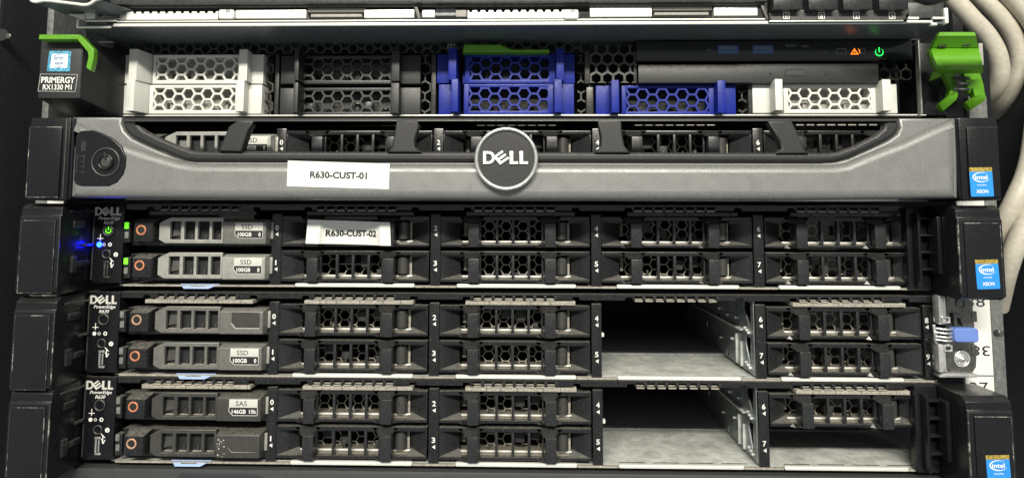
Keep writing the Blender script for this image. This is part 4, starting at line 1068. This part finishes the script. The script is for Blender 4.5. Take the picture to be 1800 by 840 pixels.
cc('single white drive carrier below the optical drive', 'white', '', (1323, 1364, 1363, 1376.5, 1377.5, 1386, 1531, 1552, 1567, 1577.5), 150, 200, 'b')

# ---------------------------------------------------------------- chassis above
TO = (0, -30, az(900, 41, -30))
TS = thing('blade_chassis', 'light steel blade chassis with toothed trays along the top of the photo', 'server', TO)
zl = az(900, 42.5, -30); xl, xr = ax(136, 40, -30), ax(1662, 42, -30)
MB().box(xl, xr, -29.2, 200, zl-.6, zl+.4, .2).build('underside', M['under'], TS)
rl = MB().box(ax(200, 40, -30), ax(1350, 40, -30), -30.6, -29, zl-.7, zl+.9, .6)
rl.box(xl, ax(195, 40, -30), -30.2, -29, zl-1.3, zl-.4, .3); rl.box(xl-.4, xl+.6, -30.2, -29, zl-1.2, zl+3.4, .3)
rl.box(ax(150, 36, -30), ax(205, 36, -30), -30.2, -29, zl+1.9, zl+2.7, .3)
rl.build('lower_lip', M['bright'], TS)
MB().box(ax(205, 36, -30), ax(1350, 36, -30), -29.9, -29.2, zl+1.6, zl+2.3, .2).build('second_lip', M['bright'], TS)
MB().box(xl, xr, -5, 0, zl+.5, zl+40, 0).build('inner_wall', M['dark'], TS)
ft = MB()
def tooth_plate(x0, x1):
    a, b = ax(x0, 27, -29), ax(x1, 27, -29); zb, zt = az(700, 33.5, -29), az(700, 19, -29)
    pts = [(a, zb), (b, zb), (b, zt)]
    x = b-1
    while x > a+1.6: pts += [(x, zt), (x-.5, zt-1.1), (x-1.4, zt-1.1), (x-1.9, zt)]; x -= 3.9
    pts += [(a, zt)]
    ft.poly([pts], -29, -27, .15)
tooth_plate(222, 383); tooth_plate(822, 992)
build_each(ft, 'toothed_plate', M['bright'], TS)
pl = MB()
for a, b, c, d in ((414, 538, 17, 33), (640, 728, 17, 32), (742, 764, 18, 31), (1037, 1146, 12, 30), (1255, 1332, 12, 28), (147, 167, 22, 34)):
    pl.pbox(a, b, c, d, -29, -20, .4)
build_each(pl, 'tray_plate', M['bright'], TS)
pk = MB()
for a, b, c, d in ((540, 642, 15, 21), (546, 636, 25, 30.5), (1147, 1252, 12, 18), (1150, 1246, 22, 27), (172, 212, 32, 35), (801, 820, 17, 30), (210, 222, 22, 36)):
    pl2 = pk.pbox(a, b, c, d, -28.5, -18, .4)
build_each(pk, 'tray_handle', M['whitei'], TS)
for x in (397, 1003):
    tg = MB().poly([rrect(ax(x-13, 25, -31), ax(x+14, 25, -31), az(x, 33.5, -31), az(x, 17, -31), 1)], -31, -28.5, .4, 2).build('id_tag', M['white'], TS)
    p = at(x+4, 19.5, -31); MB().text('ID', p[0], p[1], -31.05, 1.5, width=2.0, bold=.01).build('lettering', M['ink'], tg)
bar = MB().pbox(195, 1350, -12, 6, -33, -20, 1).pbox(205, 1340, 7, 11, -31, -20, .5).build('cross_bar', M['graph'], TS)
MB().pbox(180, 214, 24, 31, -27, -20, .3).pbox(765, 802, 16, 28, -27, -20, .3).build('dark_port', M['dullgrey'], TS)
kd = MB()
for a, b in ((727, 740), (1338, 1352)): kd.ppoly([[(a, 10), (a+6, 10), (b, 34), (b-6, 34)]], -30.5, -28, .3)
kd.build('tray_joint', M['greyd'], TS)
# four small caddies with numerals
MB().ppoly([[(1352, 18), (1600, 18), (1593, 28), (1592, 34), (1586, 38), (1354, 38)]], -29.8, -26, .3).build('caddy_plate', M['greyd'], TS)
MB().box(ax(1352, 38, -30), ax(1588, 38, -30), -30.2, -28, zl+.5, zl+1.0, .2).build('caddy_lip', M['bright'], TS)
nm = MB()
for k, x in enumerate((1360, 1422, 1483, 1546)):
    q = MB()
    zA, zB, zC = az(x, -14, -34), az(x, 17, -34), az(x, 24, -29)
    xa_, xb_ = ax(x, 10, -34), ax(x+51, 10, -34)
    q.hexa([(xa_, -34, zB), (xb_, -34, zB), (xb_, -34, zA), (xa_, -34, zA)], [(xa_-1, -28, zC), (xb_-2, -28, zC), (xb_-2, -28, zA), (xa_-1, -28, zA)])
    bevel_mb(q, .4).build('caddy', M['tab'], TS)
    p = at(x+22, 29, -29.8)
    nm.text(str(k), p[0], p[1], -29.85, 1.7, bold=.02, width=1.3)
    nm.poly([rrect(p[0]-1.5, p[0]+1.5, p[1]-1.4, p[1]+1.8, .3), rrect(p[0]-1.15, p[0]+1.15, p[1]-1.1, p[1]+1.5, .2)], -29.95, -29.8, 0)
nm.build('numeral', M['print'], TS)
MB().pbox(1597, 1660, 5, 32, -29, -20, .4).build('end_block', M['graph'], TS)
eb = MB().box(ax(1660, 25, -30), ax(1667, 25, -30), -30.4, -26, az(1663, 42, -30), az(1663, 14, -30), .8)
eb.pbox(1597, 1616, 30, 34, -30, -28, .3).pbox(1640, 1661, 30, 34, -30, -28, .3).pbox(1595, 1640, 36, 40.5, -30.3, -28, .4).pbox(1637, 1648, 40, 45, -30.3, -28, .4)
eb.build('end_bracket', M['bright'], TS)
# curved handle plate at the left
lh = MB(); rows = []
prof = [(53, -2), (58, 4), (80, 3), (110, 6), (135, 9), (152, 10.5), (160, 8), (167, 3), (176, 0)]
fr = [P3(x, y, -44) for x, y in prof]; 
rows = [[(a, b, c+1.0) for a, b, c in fr], fr, [(a+1.5+8*i/9, b+20, c-.3) for i, (a, b, c) in enumerate(fr)]]
lh.grid(rows); rows2 = [[(a, b+.01, c+1.0) for a, b, c in fr], [(a+1.5, b+20, c+1.0) for a, b, c in fr]]; lh.grid(rows2)
lh.build('handle_plate', M['under'], TS)
MB().tube([(a, b-.2, c+.3) for a, b, c in fr], .75, smooth=True).build('handle_edge', M['white'], TS)
MB().hexa([P3(163, 8, -42), P3(172, 4, -42), P3(195, 20, -32), P3(186, 23, -32)], [tuple(a+b for a, b in zip(P3(*q), (0, 3, 0))) for q in ((163, 8, -42), (172, 4, -42), (195, 20, -32), (186, 23, -32))]).build('handle_strut', M['grey'], TS)
MB().ppoly([[(118, 25), (148, 25), (148, 36), (137, 32)]], -30, -27, .3).build('handle_foot', M['white'], TS)

# ---------------------------------------------------------------- cables
def cable(pts, r, label):
    o = MB().tube([P3(*p) for p in pts], r, n=8).build('network_cable', M['beige'], origin=P3(*pts[-1]), smooth=80)
    o['label'] = label; o['category'] = 'cable'; o['group'] = 'thick beige cables at the right edge'
cable([(1625, -60, 8), (1668, -10, 8), (1705, 30, 8), (1741, 72, 10), (1756, 108, 12), (1756, 140, 16), (1743, 165, 24), (1725, 190, 40)], 4.6, 'innermost beige cable looping down behind the green lever')
cable([(1670, -50, 16), (1722, -6, 16), (1762, 34, 16), (1786, 76, 18), (1792, 110, 20), (1780, 150, 26), (1755, 190, 40), (1735, 215, 60)], 4.6, 'middle beige cable curving from the top edge, next outward from the innermost')
cable([(1740, -40, 10), (1790, 8, 10), (1825, 60, 10), (1832, 130, 10), (1820, 220, 8), (1806, 300, 6), (1782, 356, 6), (1760, 400, 12), (1740, 470, 30)], 4.8, 'outer beige cable falling past the bezel end cap')
cable([(1790, -40, 20), (1840, 20, 20), (1860, 120, 14), (1850, 250, 8), (1822, 350, 4), (1795, 410, 4), (1775, 460, 8), (1755, 540, 26)], 4.8, 'outermost beige cable running beside the ear with the sticker')
cable([(1715, -50, 34), (1762, 0, 34), (1800, 40, 34), (1830, 90, 34), (1850, 150, 34)], 4.2, 'beige cable crossing the top right corner of the photo')
o = MB().tube([P3(1600, -14, -48), P3(1630, 0, -48), P3(1665, -8, -48)], 2.6, n=6).build('black_cable', M['blackclean'], origin=P3(1630, 0, -48)); o['label'] = 'black cable dipping in above the numbered caddies'; o['category'] = 'cable'

# ---------------------------------------------------------------- panel below
bp = thing('bottom_panel', 'plain dark grey panel under the lowest server', 'panel', (0, -8, -150))
zp = -124.8
MB().box(ax(105, 830, -1), ax(1690, 830, -1), -2, 40, zp-45, zp, 1.6).build('panel_face', M['slate'], bp)
q0, q1 = ax(300, 836, -8.1), ax(456, 836, -8.1); MB().poly([rrect(q0, q1, zp-22, zp-2.2, 3)], -2.4, -1.9, .2).build('recess', M['cab2'], bp)
for x0, x1 in ((ax(12, 830, 3), ax(1, 830, 3)),): pass
